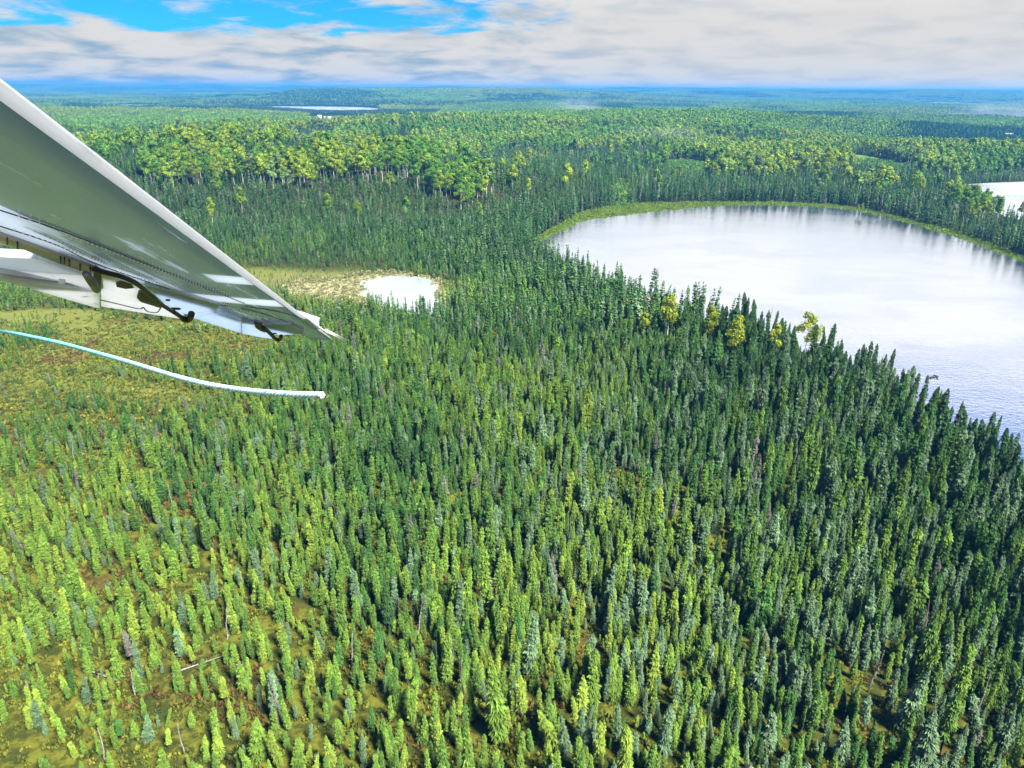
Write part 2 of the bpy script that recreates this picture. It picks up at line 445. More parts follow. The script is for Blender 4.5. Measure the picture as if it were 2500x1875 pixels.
# ------------------------------------------------------------------ tree meshes
class MB:
    def __init__(s): s.v = []; s.f = []; s.m = []; s.c = []
    def tri(s, pts, col=1.0, m=0):
        b = len(s.v); s.v += pts; s.c += [col] * len(pts); s.f.append(tuple(range(b, b + len(pts)))); s.m.append(m)
    def diamond(s, p, q, w, side, lift, col, m=0):
        """leaf-shaped blade from p to q"""
        mid = (p[0] * .45 + q[0] * .55, p[1] * .45 + q[1] * .55, p[2] * .45 + q[2] * .55 + lift)
        b = len(s.v)
        s.v += [p, (mid[0] + side[0] * w, mid[1] + side[1] * w, mid[2] + side[2] * w), q, (mid[0] - side[0] * w, mid[1] - side[1] * w, mid[2] - side[2] * w)]
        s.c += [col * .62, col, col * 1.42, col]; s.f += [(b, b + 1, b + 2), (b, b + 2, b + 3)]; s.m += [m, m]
    def tube(s, pts, rad, n=5, m=0, col=1.0):
        b = len(s.v)
        for (p, r) in zip(pts, rad):
            for i in range(n):
                a = 2 * math.pi * i / n
                s.v.append((p[0] + r * math.cos(a), p[1] + r * math.sin(a), p[2])); s.c.append(col)
        for k in range(len(pts) - 1):
            for i in range(n):
                j = (i + 1) % n
                s.f.append((b + k * n + i, b + k * n + j, b + (k + 1) * n + j, b + (k + 1) * n + i)); s.m.append(m)
    def limb(s, p, q, r1, r2, n=3, m=0):
        """thin tapered branch in any direction"""
        p = Vector(p); q = Vector(q); d = (q - p).normalized(); a = d.orthogonal().normalized(); c = d.cross(a); b = len(s.v)
        for (o, r) in ((p, r1), (q, r2)):
            for i in range(n):
                t = 2 * math.pi * i / n
                w = o + a * (r * math.cos(t)) + c * (r * math.sin(t)); s.v.append(tuple(w)); s.c.append(1.0)
        for i in range(n):
            j = (i + 1) % n; s.f.append((b + i, b + j, b + n + j, b + n + i)); s.m.append(m)
    def build(s, name, mats):
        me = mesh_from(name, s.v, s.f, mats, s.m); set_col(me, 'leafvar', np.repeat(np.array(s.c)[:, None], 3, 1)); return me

def spruce(seed, full=True, rmax=.85, wide=1.32, club=0.0, bare=.08, power=.7, gap=0.0, h=9.0, sparse=1.0):
    """returns (crown MB, trunk MB); height 9 m"""
    rd = random.Random(seed)
    C = MB(); T = MB()
    bend = [(rd.gauss(0, .05) , rd.gauss(0, .05)) for _ in range(6)]
    def ax(t):
        k = min(int(t * 5), 4); f = t * 5 - k
        x = bend[k][0] * (1 - f) + bend[k + 1][0] * f; y = bend[k][1] * (1 - f) + bend[k + 1][1] * f
        return x * t, y * t
    ts = [0, .25, .5, .75, 1]
    T.tube([(*ax(t), h * t * .99) for t in ts], [.13, .10, .075, .045, .012], 5)
    levels = 46 if full else 17
    for i in range(levels):
        t = bare + (1 - bare) * (i + rd.random() * .6) / levels
        if gap and rd.random() < gap: continue
        Rm = wide * rmax * (1 - t) ** power * (.72 + .5 * rd.random()) + .10
        if club: Rm += club * math.exp(-((t - .88) / .07) ** 2)
        if t < .3: Rm *= .55 + 1.5 * t
        k = (8 if full else 5); k = max(3, int(k * sparse + rd.random()))
        a0 = rd.random() * 6.28
        x0, y0 = ax(t)
        for j in range(k):
            a = a0 + 6.283 * j / k + rd.uniform(-.35, .35)
            L_ = Rm * rd.uniform(.65, 1.15)
            dx, dy = math.cos(a), math.sin(a); z = h * t + rd.uniform(-.12, .12)
            dr = L_ * rd.uniform(.12, .55)
            col = rd.uniform(.62, 1.3) * (.80 + .48 * t)  # fresh top growth and shaded lower crown both put into the colour
            if full:
                for s_ in (-1, 0, 1, 0, -1, 1):
                    b = a + s_ * rd.uniform(.2, .5) + rd.uniform(-.1, .1); f0 = rd.uniform(.15, .7)
                    l2 = L_ * rd.uniform(.7, 1.05)
                    p = (x0 + dx * L_ * f0 * .6, y0 + dy * L_ * f0 * .6, z - dr * f0 * .5 + .06)
                    q = (x0 + math.cos(b) * l2, y0 + math.sin(b) * l2, z - dr * rd.uniform(.7, 1.3))
                    roll = rd.uniform(-.9, .9)
                    side = (-math.sin(b) * math.cos(roll), math.cos(b) * math.cos(roll), math.sin(roll))
                    C.diamond(p, q, .045 + .085 * L_, side, rd.uniform(.02, .10), col * rd.uniform(.85, 1.15))
            else:
                p = (x0, y0, z + .08); q = (x0 + dx * L_, y0 + dy * L_, z - dr)
                roll = rd.uniform(-.8, .8)
                C.diamond(p, q, .16 + .36 * L_, (-dy * math.cos(roll), dx * math.cos(roll), math.sin(roll)), .08, col)
    x0, y0 = ax(1)
    for j in range(3):
        a = j * 2.1; C.diamond((x0, y0, h * .955), (x0, y0, h * 1.02), .09, (math.cos(a), math.sin(a), 0), 0, 1.15)
    return C, T

def aspen(seed, h=15.0, full=True, spread=2.6, crown0=.42, nl=9):
    rd = random.Random(seed); C = MB(); T = MB()
    lean = (rd.uniform(-.5, .5), rd.uniform(-.5, .5))
    T.tube([(lean[0] * t * t, lean[1] * t * t, h * t * .93) for t in (0, .3, .6, .85, 1)], [.19, .16, .12, .07, .02], 6)
    lobes = []
    for i in range(nl):
        t = crown0 + (1 - crown0) * (i + .5) / nl
        prof = math.sin(math.pi * min(1, (t - crown0) / (1 - crown0) * .82 + .16)) ** .7
        a = rd.random() * 6.28; rr = spread * prof * rd.uniform(.25, .75)
        lr = spread * (.36 + .28 * rd.random()) * (.6 + .5 * prof)
        c = (lean[0] * t + rr * math.cos(a), lean[1] * t + rr * math.sin(a), h * t - .2)
        lobes.append((c, lr))
        T.limb((lean[0] * t * t, lean[1] * t * t, h * (t - .09)), c, .06, .02)
    for (c, lr) in lobes:
        m = 130 if full else 34; sz = .42 if full else .9
        lc = rd.uniform(.8, 1.2)
        for _ in range(m):
            z = rd.uniform(-.75, 1); a = rd.random() * 6.28; s = math.sqrt(max(0, 1 - z * z))
            n = Vector((s * math.cos(a), s * math.sin(a), z)); rr = lr * rd.uniform(.62, 1.08)
            p = Vector(c) + Vector((n.x, n.y, n.z * .85)) * rr
            n2 = (n + Vector((rd.gauss(0, .45), rd.gauss(0, .45), rd.gauss(0, .45)))).normalized()
            s1 = n2.orthogonal().normalized(); s2 = n2.cross(s1)
            ang = rd.random() * 6.28; e1 = s1 * math.cos(ang) + s2 * math.sin(ang); e2 = n2.cross(e1)
            l = sz * rd.uniform(.6, 1.25)
            C.tri([tuple(p - e1 * l), tuple(p + e2 * l * .7), tuple(p + e1 * l), tuple(p - e2 * l * .7)], lc * rd.uniform(.75, 1.25))
    return C, T

def snag(seed, h=9.0, twigs=26, broken=True, hook=False):
    rd = random.Random(seed); T = MB(); B = MB()
    pts = []; x = y = 0; n = 7
    for i in range(n):
        t = i / (n - 1); pts.append((x, y, h * t)); x += rd.gauss(0, .10); y += rd.gauss(0, .10)
    if hook:
        pts[-2] = (pts[-3][0] + .5, pts[-3][1], pts[-3][2] + 1.0); pts[-1] = (pts[-2][0] + 1.3, pts[-2][1], pts[-2][2] + .15)
        for k in range(n - 1): T.limb(pts[k], pts[k + 1], .14 - .016 * k, .14 - .016 * (k + 1), 5)
    else:
        T.tube(pts, [.15 - (.085 if broken else .13) * i / (n - 1) for i in range(n)], 6)
    for i in range(twigs):
        t = rd.uniform(.2, .97); k = min(int(t * (n - 1)), n - 2); f = t * (n - 1) - k
        p = tuple(pts[k][q] * (1 - f) + pts[k + 1][q] * f for q in range(3)); a = rd.random() * 6.28
        l = rd.uniform(.35, 1.1) * (1.15 - t)
        B.limb(p, (p[0] + l * math.cos(a), p[1] + l * math.sin(a), p[2] - l * rd.uniform(0, .7)), .03, .008)
    return B, T

src = bpy.data.collections.new('tree_sources')      # shapes for the mass of the forest
def proto(name, mbs, mats, coll):
    """joined crown + trunk as one source shape"""
    V = []; F = []; m = []; c = []
    for k, b in enumerate(mbs):
        o = len(V); V += b.v; F += [tuple(i + o for i in f) for f in b.f]; m += [k] * len(b.f); c += b.c
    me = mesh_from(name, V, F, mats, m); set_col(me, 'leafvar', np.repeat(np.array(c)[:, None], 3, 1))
    ob = bpy.data.objects.new(name, me); coll.objects.link(ob); return ob

SPRUCE_KINDS = [  # (words for the label, parameters)
    ('pointed', dict(rmax=.85, club=0, power=.75)), ('club-topped', dict(rmax=.72, club=.28, power=.55)), ('columnar', dict(rmax=.62, club=.1, power=.42)),
    ('broad', dict(rmax=1.2, club=0, power=.8)), ('ragged', dict(rmax=.85, club=.12, power=.6, gap=.22)), ('bare-stemmed', dict(rmax=.75, club=.22, power=.5, bare=.34)),
    ('pointed', dict(rmax=.95, club=.08, power=.7)), ('columnar', dict(rmax=.7, club=.14, power=.5)), ('club-topped', dict(rmax=.66, club=.3, power=.6, gap=.1)),
    ('broad', dict(rmax=1.05, club=.1, power=.65))]
spruce_full = [spruce(100 + i, True, **p) for i, (w, p) in enumerate(SPRUCE_KINDS)]
spruce_crown = [c.build('crown', [MAT['needles']]) for c, t in spruce_full]
spruce_trunk = [t.build('trunk', [MAT['bark']]) for c, t in spruce_full]
aspen_full = [aspen(200 + i, 15, True, (3.4, 4.0, 3.1, 4.3, 2.8, 3.6)[i], (.42, .36, .5, .4, .55, .46)[i]) for i in range(6)]
aspen_crown = [c.build('crown', [MAT['leaves']]) for c, t in aspen_full]
aspen_trunk = [t.build('trunk', [MAT['white_bark']]) for c, t in aspen_full]
aspen_words = ['round-headed', 'broad', 'high-crowned', 'wide', 'narrow', 'lumpy']

c_sp = bpy.data.collections.new('spruce_sources'); c_as = bpy.data.collections.new('aspen_sources'); c_far = bpy.data.collections.new('far_sources'); c_un = bpy.data.collections.new('scrub_sources')
for i in range(10): proto('a%02d' % i, spruce_full[i], [MAT['needles'], MAT['bark']], c_sp)
for i in range(8):
    w, p = SPRUCE_KINDS[i]; proto('b%02d' % i, spruce(300 + i, False, **p), [MAT['needles'], MAT['bark']], c_sp)
for i in range(6): proto('a%02d' % i, aspen_full[i], [MAT['leaves'], MAT['white_bark']], c_as)
for i in range(5): proto('b%02d' % i, aspen(400 + i, 15, False, 3.6, .42), [MAT['leaves'], MAT['white_bark']], c_as)

# far forest: clumps of many low trees
def clump(seed, radius, n, frac, name, mats, big=1.0):
    rd = random.Random(seed); mb = MB(); mt = []
    for _ in range(n):
        a = rd.random() * 6.28; r = radius * math.sqrt(rd.random()); x, y = r * math.cos(a), r * math.sin(a)
        if rd.random() < frac:
            h = rd.uniform(10, 15); w = rd.uniform(1.2, 2.2) * big; cb = rd.uniform(.85, 1.25)
            for _k in range(9):
                z = rd.uniform(.45, 1) * h; aa = rd.random() * 6.28; pr = math.sin(math.pi * min(1, (z / h - .4) * 1.35 + .12)) * w
                p = Vector((x + pr * .7 * math.cos(aa), y + pr * .7 * math.sin(aa), z)); nn = Vector((math.cos(aa), math.sin(aa), rd.uniform(.2, 1.3))).normalized()
                s1 = nn.orthogonal().normalized(); s2 = nn.cross(s1); l = w * .55
                mb.tri([tuple(p - s1 * l), tuple(p + s2 * l), tuple(p + s1 * l), tuple(p - s2 * l)], cb * rd.uniform(.8, 1.2) * 1.0, 1)
        else:
            h = rd.uniform(8, 13); w = rd.uniform(.9, 1.3) * big; col = rd.uniform(.7, 1.2)
            for lev in range(3):
                z0 = h * (.12 + .27 * lev); z1 = min(h, z0 + h * .48); ww = w * (1 - lev * .28); n0 = rd.random() * 6
                for q in range(4):
                    a1 = n0 + q * 1.571; a2 = a1 + 1.3
                    mb.tri([(x + ww * math.cos(a1), y + ww * math.sin(a1), z0), (x + ww * math.cos(a2), y + ww * math.sin(a2), z0 - .4), (x, y, z1)], col * rd.uniform(.8, 1.2), 0)
    me = mesh_from(name, mb.v, mb.f, mats, mb.m); set_col(me, 'leafvar', np.repeat(np.array(mb.c)[:, None], 3, 1))
    ob = bpy.data.objects.new(name, me); c_far.objects.link(ob)
def far_mat(name, col):
    m, t, b = new_mat(name)
    ti = attr(t, 'tint', 'INSTANCER').outputs['Color']; va = attr(t, 'leafvar').outputs['Color']
    c = mixc(t, 1.0, mixc(t, 1.0, ti, va, 'MULTIPLY'), col, 'MULTIPLY')
    t.links.new(c, b.inputs['Base Color']); b.inputs['Roughness'].default_value = .8; b.inputs['Specular IOR Level'].default_value = .1
    return m
fm = [far_mat('far_spruce', (.012, .048, .028)), far_mat('far_aspen', (.095, .19, .020))]
for i in range(4): clump(500 + i, 13, 44, (.04, .12, .55, .85)[i], 'a%02d' % i, fm)
for i in range(4): clump(520 + i, 46, 260, (.06, .2, .5, .8)[i], 'b%02d' % i, fm, 1.35)

# low scrub
for i in range(4):
    rd = random.Random(600 + i); mb = MB()
    for _ in range(26):
        a = rd.random() * 6.28; r = .55 * math.sqrt(rd.random()); p = (r * math.cos(a), r * math.sin(a), rd.uniform(0, .15))
        b_ = rd.random() * 6.28; l = rd.uniform(.25, .6)
        q = (p[0] + .3 * l * math.cos(b_), p[1] + .3 * l * math.sin(b_), p[2] + l)
        mb.diamond(p, q, .13, (-math.sin(b_), math.cos(b_), 0), 0, rd.uniform(.7, 1.3))
    me = mb.build('c%02d' % i, [MAT['scrub']]); c_un.objects.link(bpy.data.objects.new('c%02d' % i, me))

# ------------------------------------------------------------------ scatter
def scatter(name, pts, rot, scl, tint, idx, coll, label):
    me = bpy.data.meshes.new(name); n = len(pts)
    me.vertices.add(n); me.vertices.foreach_set('co', np.asarray(pts, np.float32).ravel())
    for nm, val in (('rot', rot), ('scl', scl)):
        a = me.attributes.new(nm, 'FLOAT_VECTOR', 'POINT'); a.data.foreach_set('vector', np.asarray(val, np.float32).ravel())
    set_col(me, 'tint', tint)
    a = me.attributes.new('idx', 'INT', 'POINT'); a.data.foreach_set('value', np.asarray(idx, np.int32))
    o = link(name, me); tag(o, label, kind='stuff')
    g = bpy.data.node_groups.new(name, 'GeometryNodeTree')
    g.interface.new_socket('Geometry', in_out='INPUT', socket_type='NodeSocketGeometry')
    g.interface.new_socket('Geometry', in_out='OUTPUT', socket_type='NodeSocketGeometry')
    gi = g.nodes.new('NodeGroupInput'); go = g.nodes.new('NodeGroupOutput')
    ci = g.nodes.new('GeometryNodeCollectionInfo'); ci.inputs['Collection'].default_value = coll
    ci.inputs['Separate Children'].default_value = True; ci.inputs['Reset Children'].default_value = True
    ip = g.nodes.new('GeometryNodeInstanceOnPoints'); ip.inputs['Pick Instance'].default_value = True
    def na_(nm, t):
        q = g.nodes.new('GeometryNodeInputNamedAttribute'); q.data_type = t; q.inputs[0].default_value = nm
        return [s for s in q.outputs if s.enabled and s.name == 'Attribute'][0]
    e2r = g.nodes.new('FunctionNodeEulerToRotation')
    g.links.new(na_('rot', 'FLOAT_VECTOR'), e2r.inputs[0]); g.links.new(e2r.outputs[0], ip.inputs['Rotation'])
    g.links.new(na_('scl', 'FLOAT_VECTOR'), ip.inputs['Scale']); g.links.new(na_('idx', 'INT'), ip.inputs['Instance Index'])
    g.links.new(gi.outputs[0], ip.inputs['Points']); g.links.new(ci.outputs[0], ip.inputs['Instance'])
    g.links.new(ip.outputs[0], go.inputs[0])
    md = o.modifiers.new('scatter', 'NODES'); md.node_group = g
    return o

def grid(r1, r2, s, az=47):
    y = np.arange(0, r2, s); x = np.arange(-r2 * math.sin(R(az)), r2 * math.sin(R(az)), s)
    gx, gy = np.meshgrid(x, y); gx = gx.ravel() + rng.uniform(-.48, .48, gx.size) * s; gy = gy.ravel() + rng.uniform(-.48, .48, gy.size) * s
    r = np.hypot(gx, gy); k = (r > r1) & (r < r2) & (np.abs(np.degrees(np.arctan2(gx, gy))) < az)
    return gx[k], gy[k]

def excluded(x, y, water_pad, others=True):
    bad = pdist(x, y, LAKE) < water_pad
    bad |= pdist(x, y, LAKE2) < water_pad
    bad |= inpoly(x, y, SHORE)
    if others:
        for P in (POND_GLARE, *MEADOWS, *FARLAKES, *FIELDS, CABIN_CLEAR): bad |= inpoly(x, y, P)
    return bad

shore_as = [(1635, 750, 15, 1.0, 0, 'large bright yellow-green birch near the lake, leftmost of the shore birches'),
            (1572, 783, 11, .85, 4, 'small yellow-green birch in front of the leftmost large birch near the lake'),
            (1735, 775, 13, .95, 1, 'yellow-green birch half hidden by spruces, middle of the shore row'),
            (1802, 805, 14, 1.0, 3, 'bright yellow birch with a trailing skirt, between two other shore birches'),
            (1895, 818, 12, .85, 5, 'yellow-green birch beside a dead grey spruce near the shore'),
            (1975, 795, 14, 1.0, 3, 'pale open-crowned yellow birch against the water, rightmost of the shore birches')]
gx, gy = [], []
for a in (grid(44, 230, 1.68), grid(230, 480, 2.0), grid(480, 900, 3.3), grid(900, 1300, 4.6)):
    gx.append(a[0]); gy.append(a[1])
gx = np.concatenate(gx); gy = np.concatenate(gy)
young = np.zeros(gx.size, bool)
a = grid(46, 420, 2.5); gx = np.concatenate([gx, a[0]]); gy = np.concatenate([gy, a[1]]); young = np.concatenate([young, np.ones(a[0].size, bool)])
k = ~excluded(gx, gy, 2.0); gx, gy, young = gx[k], gy[k], young[k]
gz = height(gx, gy); U, V, D = project(gx, gy, gz)
r = np.hypot(gx, gy); B = openness(U, V, gx, gy); A = aspenness(U, V, gx, gy)
dl = pdist(gx, gy, LAKE)
infen = inpoly(gx, gy, FEN)
rnd = rng.random(gx.size); nz = fbm(gx, gy, 9, 120, 2) - .5
belt = (dl < 45) & (V < 620)
is_asp = ~young & (A + rng.normal(0, .10, gx.size) > np.where((rng.random(gx.size) < .014) & (V < 560), -.5, .52)) & (r > 330) & ~(belt & (rnd < .85)) & (B < .4)
keep = rnd < np.clip(.97 - .58 * B + nz * 1.0 + (fbm(gx, gy, 24, 125, 2) - .5) * .9, .03, 1) - .12 * (r < 230)
keep &= ~young | (rng.random(gx.size) < .55)
keep &= ~(infen & (rnd > .03))
keep_a = rng.random(gx.size) < np.where(r < 480, .24, np.where(r < 650, .36, np.where(r < 900, .5, .75)))
sp = keep & ~is_asp; asx = is_asp & keep_a
# heights
hs = 6.3 - 4.4 * np.clip(B * 1.15, 0, 1)
hs = hs + 4.0 * sstep(80, 10, dl) + 2.4 * (V < 560) * sstep(520, 640, r)
hs = hs * (1 - .45 * blob(U, V, 760, 640, 330, 50) )
hs = hs * np.exp(rng.normal(0, .26, gx.size)) * np.where(rng.random(gx.size) < .20, .55, 1)
point = sstep(2290, 2350, U) * sstep(462, 480, V) * sstep(600, 560, V)       # lower trees on the point in front of the second lake
hs = hs * (1 - .27 * point)
hs = hs * np.where(young, rng.uniform(.25, .55, gx.size), 1)
hs = np.clip(hs, 1.1, 17)
for (u_, v_, h_, w_, k_, lb) in shore_as:       # light gaps round the shore birches
    p = ground(u_, v_, h_ * .72); q = p[:2] / np.hypot(p[0], p[1])
    al = (gx - p[0]) * q[0] + (gy - p[1]) * q[1]; ac = np.abs(-(gx - p[0]) * q[1] + (gy - p[1]) * q[0])
    hs = np.where((al < 5) & (al > -22) & (ac < 4.0), np.minimum(hs, 4.5 + np.maximum(0, -al - 4) * .15), hs)
ha = np.clip(16.5 * np.exp(rng.normal(0, .14, gx.size)), 9, 22) * (1 - .30 * point)

pal = np.array([(.026, .072, .016), (.036, .100, .018), (.062, .128, .018), (.095, .168, .020), (.082, .142, .068), (.140, .205, .024)])
pal_w = ['dark green', 'green', 'olive green', 'yellow-green', 'grey-green', 'lime green']
def spruce_tint(u, v, b, d, n, x, y):
    """index into the palette: yellower on the open bog, darker by the water"""
    y0 = .28 + .34 * b + .22 * sstep(950, 1500, v) - .35 * sstep(80, 20, d) - .22 * sstep(700, 500, v)
    y0 = y0 + .10 * sstep(1000, 1400, u) * sstep(900, 1200, v)
    t = y0 + (fbm(x, y, 22, 160, 2) - .5) * .9 + rng.normal(0, .20, n)
    ix = np.select([t < .05, t < .3, t < .55, t < .86], [0, 1, 2, 3], 5)
    return np.where(rng.random(n) < .12 + .22 * sstep(1100, 1600, u) * sstep(850, 1100, v), 4, ix)

def arr(mask): return gx[mask], gy[mask], gz[mask], U[mask], V[mask], D[mask]
x, y, z, u, v, d = arr(sp); h = hs[sp]
ti = spruce_tint(u, v, B[sp], dl[sp], x.size, x, y)
tint = pal[ti] * np.exp(rng.normal(0, .12, (x.size, 1)))
kind = rng.integers(0, 10, x.size)
leanx = rng.normal(0, .05, x.size) + np.where(rng.random(x.size) < .08, rng.normal(0, .16, x.size), 0)
leany = rng.normal(0, .05, x.size) + np.where(rng.random(x.size) < .05, rng.normal(0, .15, x.size), 0)
wid = np.exp(rng.normal(0, .13, x.size)) * (9 / np.clip(h, 3, 20)) ** .25
rz = rng.uniform(0, 6.283, x.size)
SP = dict(x=x, y=y, z=z, u=u, v=v, d=d, h=h, ti=ti, tint=tint, kind=kind, lx=leanx, ly=leany, w=wid, rz=rz)
# the biggest 300 in the picture become trees of their own
tu, tv, td = project(x, y, z + h)
vis = (u > 15) & (u < 2485) & (tv > 30) & (tv < 1840) & ((v + tv) / 2 < 1850)
score = np.where(vis, h * np.exp(rng.normal(0, .03, h.size)) / d, 0)
order = np.argsort(-score); solo = order[:300]
mass = np.ones(x.size, bool); mass[solo] = False
dead = mass & (rng.random(x.size) < np.where(v > 560, .013, .045))
kk = np.where(d < 260, kind, 10 + kind % 8)
dead_tint = np.array([.115, .115, .095])
tint2 = np.where(dead[:, None], dead_tint * np.exp(rng.normal(0, .2, (x.size, 1))), tint)
mm = mass
sc = h / 9.0
scatter('spruce_forest', np.stack([x, y, z - .05], -1)[mm], np.stack([leanx, leany, rz], -1)[mm],
        np.stack([sc * wid, sc * wid, sc], -1)[mm], tint2[mm], kk[mm], c_sp, 'dense boreal spruce forest filling the bog down to the lake')
# aspens
x, y, z, u, v, d = arr(asx); h = ha[asx]
apal = np.array([(.085, .205, .018), (.14, .25, .018), (.215, .30, .018), (.13, .21, .06)]); apal_w = ['mid green', 'fresh green', 'yellow-green', 'grey-green']
at = np.clip(np.round((fbm(x, y, 60, 130) - .5) * 5 + 1 + rng.normal(0, .7, x.size)), 0, 3).astype(int)
atint = apal[at] * np.exp(rng.normal(0, .1, (x.size, 1)))
ak = rng.integers(0, 6, x.size); arz = rng.uniform(0, 6.283, x.size); aw = np.exp(rng.normal(0, .14, x.size))
AS = dict(x=x, y=y, z=z, u=u, v=v, d=d, h=h, ti=at, tint=atint, kind=ak, w=aw, rz=arz)
# aspens hidden behind the aircraft wing do not count as seen
behind_wing = (v > 205 + .755 * u) & (u < 800)
score = np.where((u > 20) & (u < 2480) & ~behind_wing, h / d, 0)
asolo = np.argsort(-score)[:290]; amass = np.ones(x.size, bool); amass[asolo] = False
h = h * np.where(d > 650, .82, 1.0)
akk = np.where(d < 620, ak, 6 + ak % 5); sa = h / 15
scatter('aspen_forest', np.stack([x, y, z - .05], -1)[amass], np.stack([0 * x, 0 * x, arz], -1)[amass], np.stack([sa * aw, sa * aw, sa], -1)[amass],
        atint[amass], akk[amass], c_as, 'green aspen wood covering the hills beyond the spruce')

# far woods
fx, fy = [], []; fk = []; fs = []
for (r1, r2, s, big) in ((1290, 3200, 17, 0), (3200, 12500, 68, 1)):
    a = grid(r1, r2, s, 42); fx.append(a[0]); fy.append(a[1]); fk.append(np.full(a[0].size, big)); fs.append(np.ones(a[0].size))
fx = np.concatenate(fx); fy = np.concatenate(fy); fk = np.concatenate(fk)
bad = np.zeros(fx.size, bool)
for P in (*FARLAKES, *FIELDS, CABIN_CLEAR): bad |= pdist(fx, fy, P) < np.where(fk == 1, 45, 9)
fx, fy, fk = fx[~bad], fy[~bad], fk[~bad]
fz = height(fx, fy); fu, fv, fd = project(fx, fy, fz)
fa = fbm(fx, fy * .55, 330, 140, 2) - .10 * sstep(1250, 600, fu) * sstep(1400, 2400, fd) + .05 * sstep(1300, 2000, fu); fi = np.clip(((fa - .42) / .16 * 4), 0, 3).astype(int) + 4 * fk
ft = np.ones((fx.size, 3)) * np.exp(rng.normal(0, .13, (fx.size, 1)))
ft[:, 0] *= 1 + .35 * sstep(.5, .7, fbm(fx, fy, 700, 150)); ft[:, 2] *= 1.0
scatter('far_forest', np.stack([fx, fy, fz - .3], -1), np.stack([0 * fx, 0 * fx, rng.uniform(0, 6.28, fx.size)], -1),
        np.stack([np.ones(fx.size)] * 3, -1) * rng.uniform(.85, 1.15, (fx.size, 1)), ft, fi, c_far, 'far off mixed forest fading to the skyline')

# scrub on the open bog
cx, cy = grid(48, 330, 1.05)
k = ~excluded(cx, cy, .5); cx, cy = cx[k], cy[k]
cz = np.zeros_like(cx); cu, cvv, cd = project(cx, cy, cz)
cb = openness(cu, cvv, cx, cy); k = rng.random(cx.size) < np.clip(.42 + .45 * cb + (fbm(cx, cy, 6, 170) - .5) * 1.6, 0, .95) * sstep(330, 250, np.hypot(cx, cy))
k &= ~(inpoly(cx, cy, FEN) & (rng.random(cx.size) > .1))
cx, cy, cz, cb = cx[k], cy[k], cz[k], cb[k]
extra = []; big = [np.ones(cx.size)]
sx_, sy_ = grid(150, 640, 1.25)
dl_ = pdist(sx_, sy_, LAKE); ds_ = pdist(sx_, sy_, SHORE); df_ = pdist(sx_, sy_, FEN); dp_ = pdist(sx_, sy_, POND_GLARE)
wob = (fbm(sx_, sy_, 9, 210, 2) - .5) * 8
ks = ((dl_ > -1.2 + np.minimum(0, wob * .5)) & (ds_ < 3.5 + wob) & (rng.random(sx_.size) < .8)) | ((df_ < 5 + wob) & (dp_ > -1.5 + wob * .4) & (rng.random(sx_.size) < .42))
mx_, my_ = grid(560, 960, 2.0)
dm_ = np.min([pdist(mx_, my_, P) for P in MEADOWS], axis=0)
km = (dm_ < 6 + (fbm(mx_, my_, 12, 215, 2) - .5) * 20) & (rng.random(mx_.size) < .7)
ex = np.concatenate([sx_[ks], mx_[km]]); ey = np.concatenate([sy_[ks], my_[km]])
ez = height(ex, ey); isshore = np.concatenate([np.ones(ks.sum(), bool), np.zeros(km.sum(), bool)])
pale = np.concatenate([(df_ < 14)[ks], np.zeros(km.sum(), bool)])
cx = np.concatenate([cx, ex]); cy = np.concatenate([cy, ey]); cz = np.concatenate([cz, ez])
n_ex = ex.size
cpal = np.array([(.10, .125, .020), (.16, .175, .022), (.19, .20, .030), (.12, .085, .025), (.06, .095, .022)])
cf = fbm(cx, cy, 14, 180); ci_ = np.where(cf > .64, 3, rng.choice([0, 1, 2, 4], cx.size, p=[.35, .35, .15, .15]))
cs = np.exp(rng.normal(-.15, .3, cx.size)); cs[-n_ex:] *= np.where(isshore, 1.3, 2.6)
ctint = cpal[ci_] * np.exp(rng.normal(0, .15, (cx.size, 1)))
ctint[-n_ex:] = np.where(pale[:, None], np.array([.24, .24, .11]), np.where(isshore[:, None], np.array([.12, .19, .018]), np.array([.085, .18, .03]))) * np.exp(rng.normal(0, .2, (n_ex, 1)))
scatter('bog_scrub', np.stack([cx, cy, cz], -1), np.stack([0 * cx, 0 * cx, rng.uniform(0, 6.28, cx.size)], -1), np.stack([cs * 1.1, cs * 1.1, cs], -1),
        ctint, rng.integers(0, 4, cx.size), c_un, 'low yellow-green shrubs and moss hummocks on the bog floor')

# ------------------------------------------------------------------ labels for countable trees
def unique_labels(items, noun):
    """items: dicts with 'look' (list of adjectives in order of weight), 'lean', 'place', 'u'. Adds words until a label is the only one, then ranks ties."""
    def lab(it, n): 
        s = it['look'][:1 + n]
        t = ' '.join(s) + ' ' + noun
        if n >= 3 and it['lean']: t += ' ' + it['lean']
        return t + ' ' + it['place']
    n = {i: 1 for i in range(len(items))}
    res = [lab(it, 1) for it in items]
    for step in (2, 3):
        from collections import Counter
        c = Counter(res)
        for i, it in enumerate(items):
            if c[res[i]] > 1: n[i] = step; res[i] = lab(it, step)
    groups = {}
    for i, s in enumerate(res): groups.setdefault(s, []).append(i)
    ordn = ['first', 'second', 'third', 'fourth', 'fifth', 'sixth', 'seventh', 'eighth', 'ninth', 'tenth', 'eleventh', 'twelfth']
    for s, g in groups.items():
        if len(g) > 1:
            g.sort(key=lambda i: items[i]['u'])
            for k, i in enumerate(g):
                if len(g) == 2: t = 'left one' if k == 0 else 'right one'
                elif k == 0: t = 'leftmost'
                elif k == len(g) - 1: t = 'rightmost'
                else: t = ordn[min(k, 11)] + ' from left'
                res[i] = s + ', ' + t
    return res
def place_words(u, v):
    cols = ['far left', 'left', 'centre left', 'centre right', 'right', 'far right']
    c = cols[int(min(5, max(0, u / 2500 * 6)))]
    if v > 1720: return 'at the bottom edge, ' + c
    if v > 1560: return 'above the bottom edge, ' + c
    return 'in the near forest, ' + c
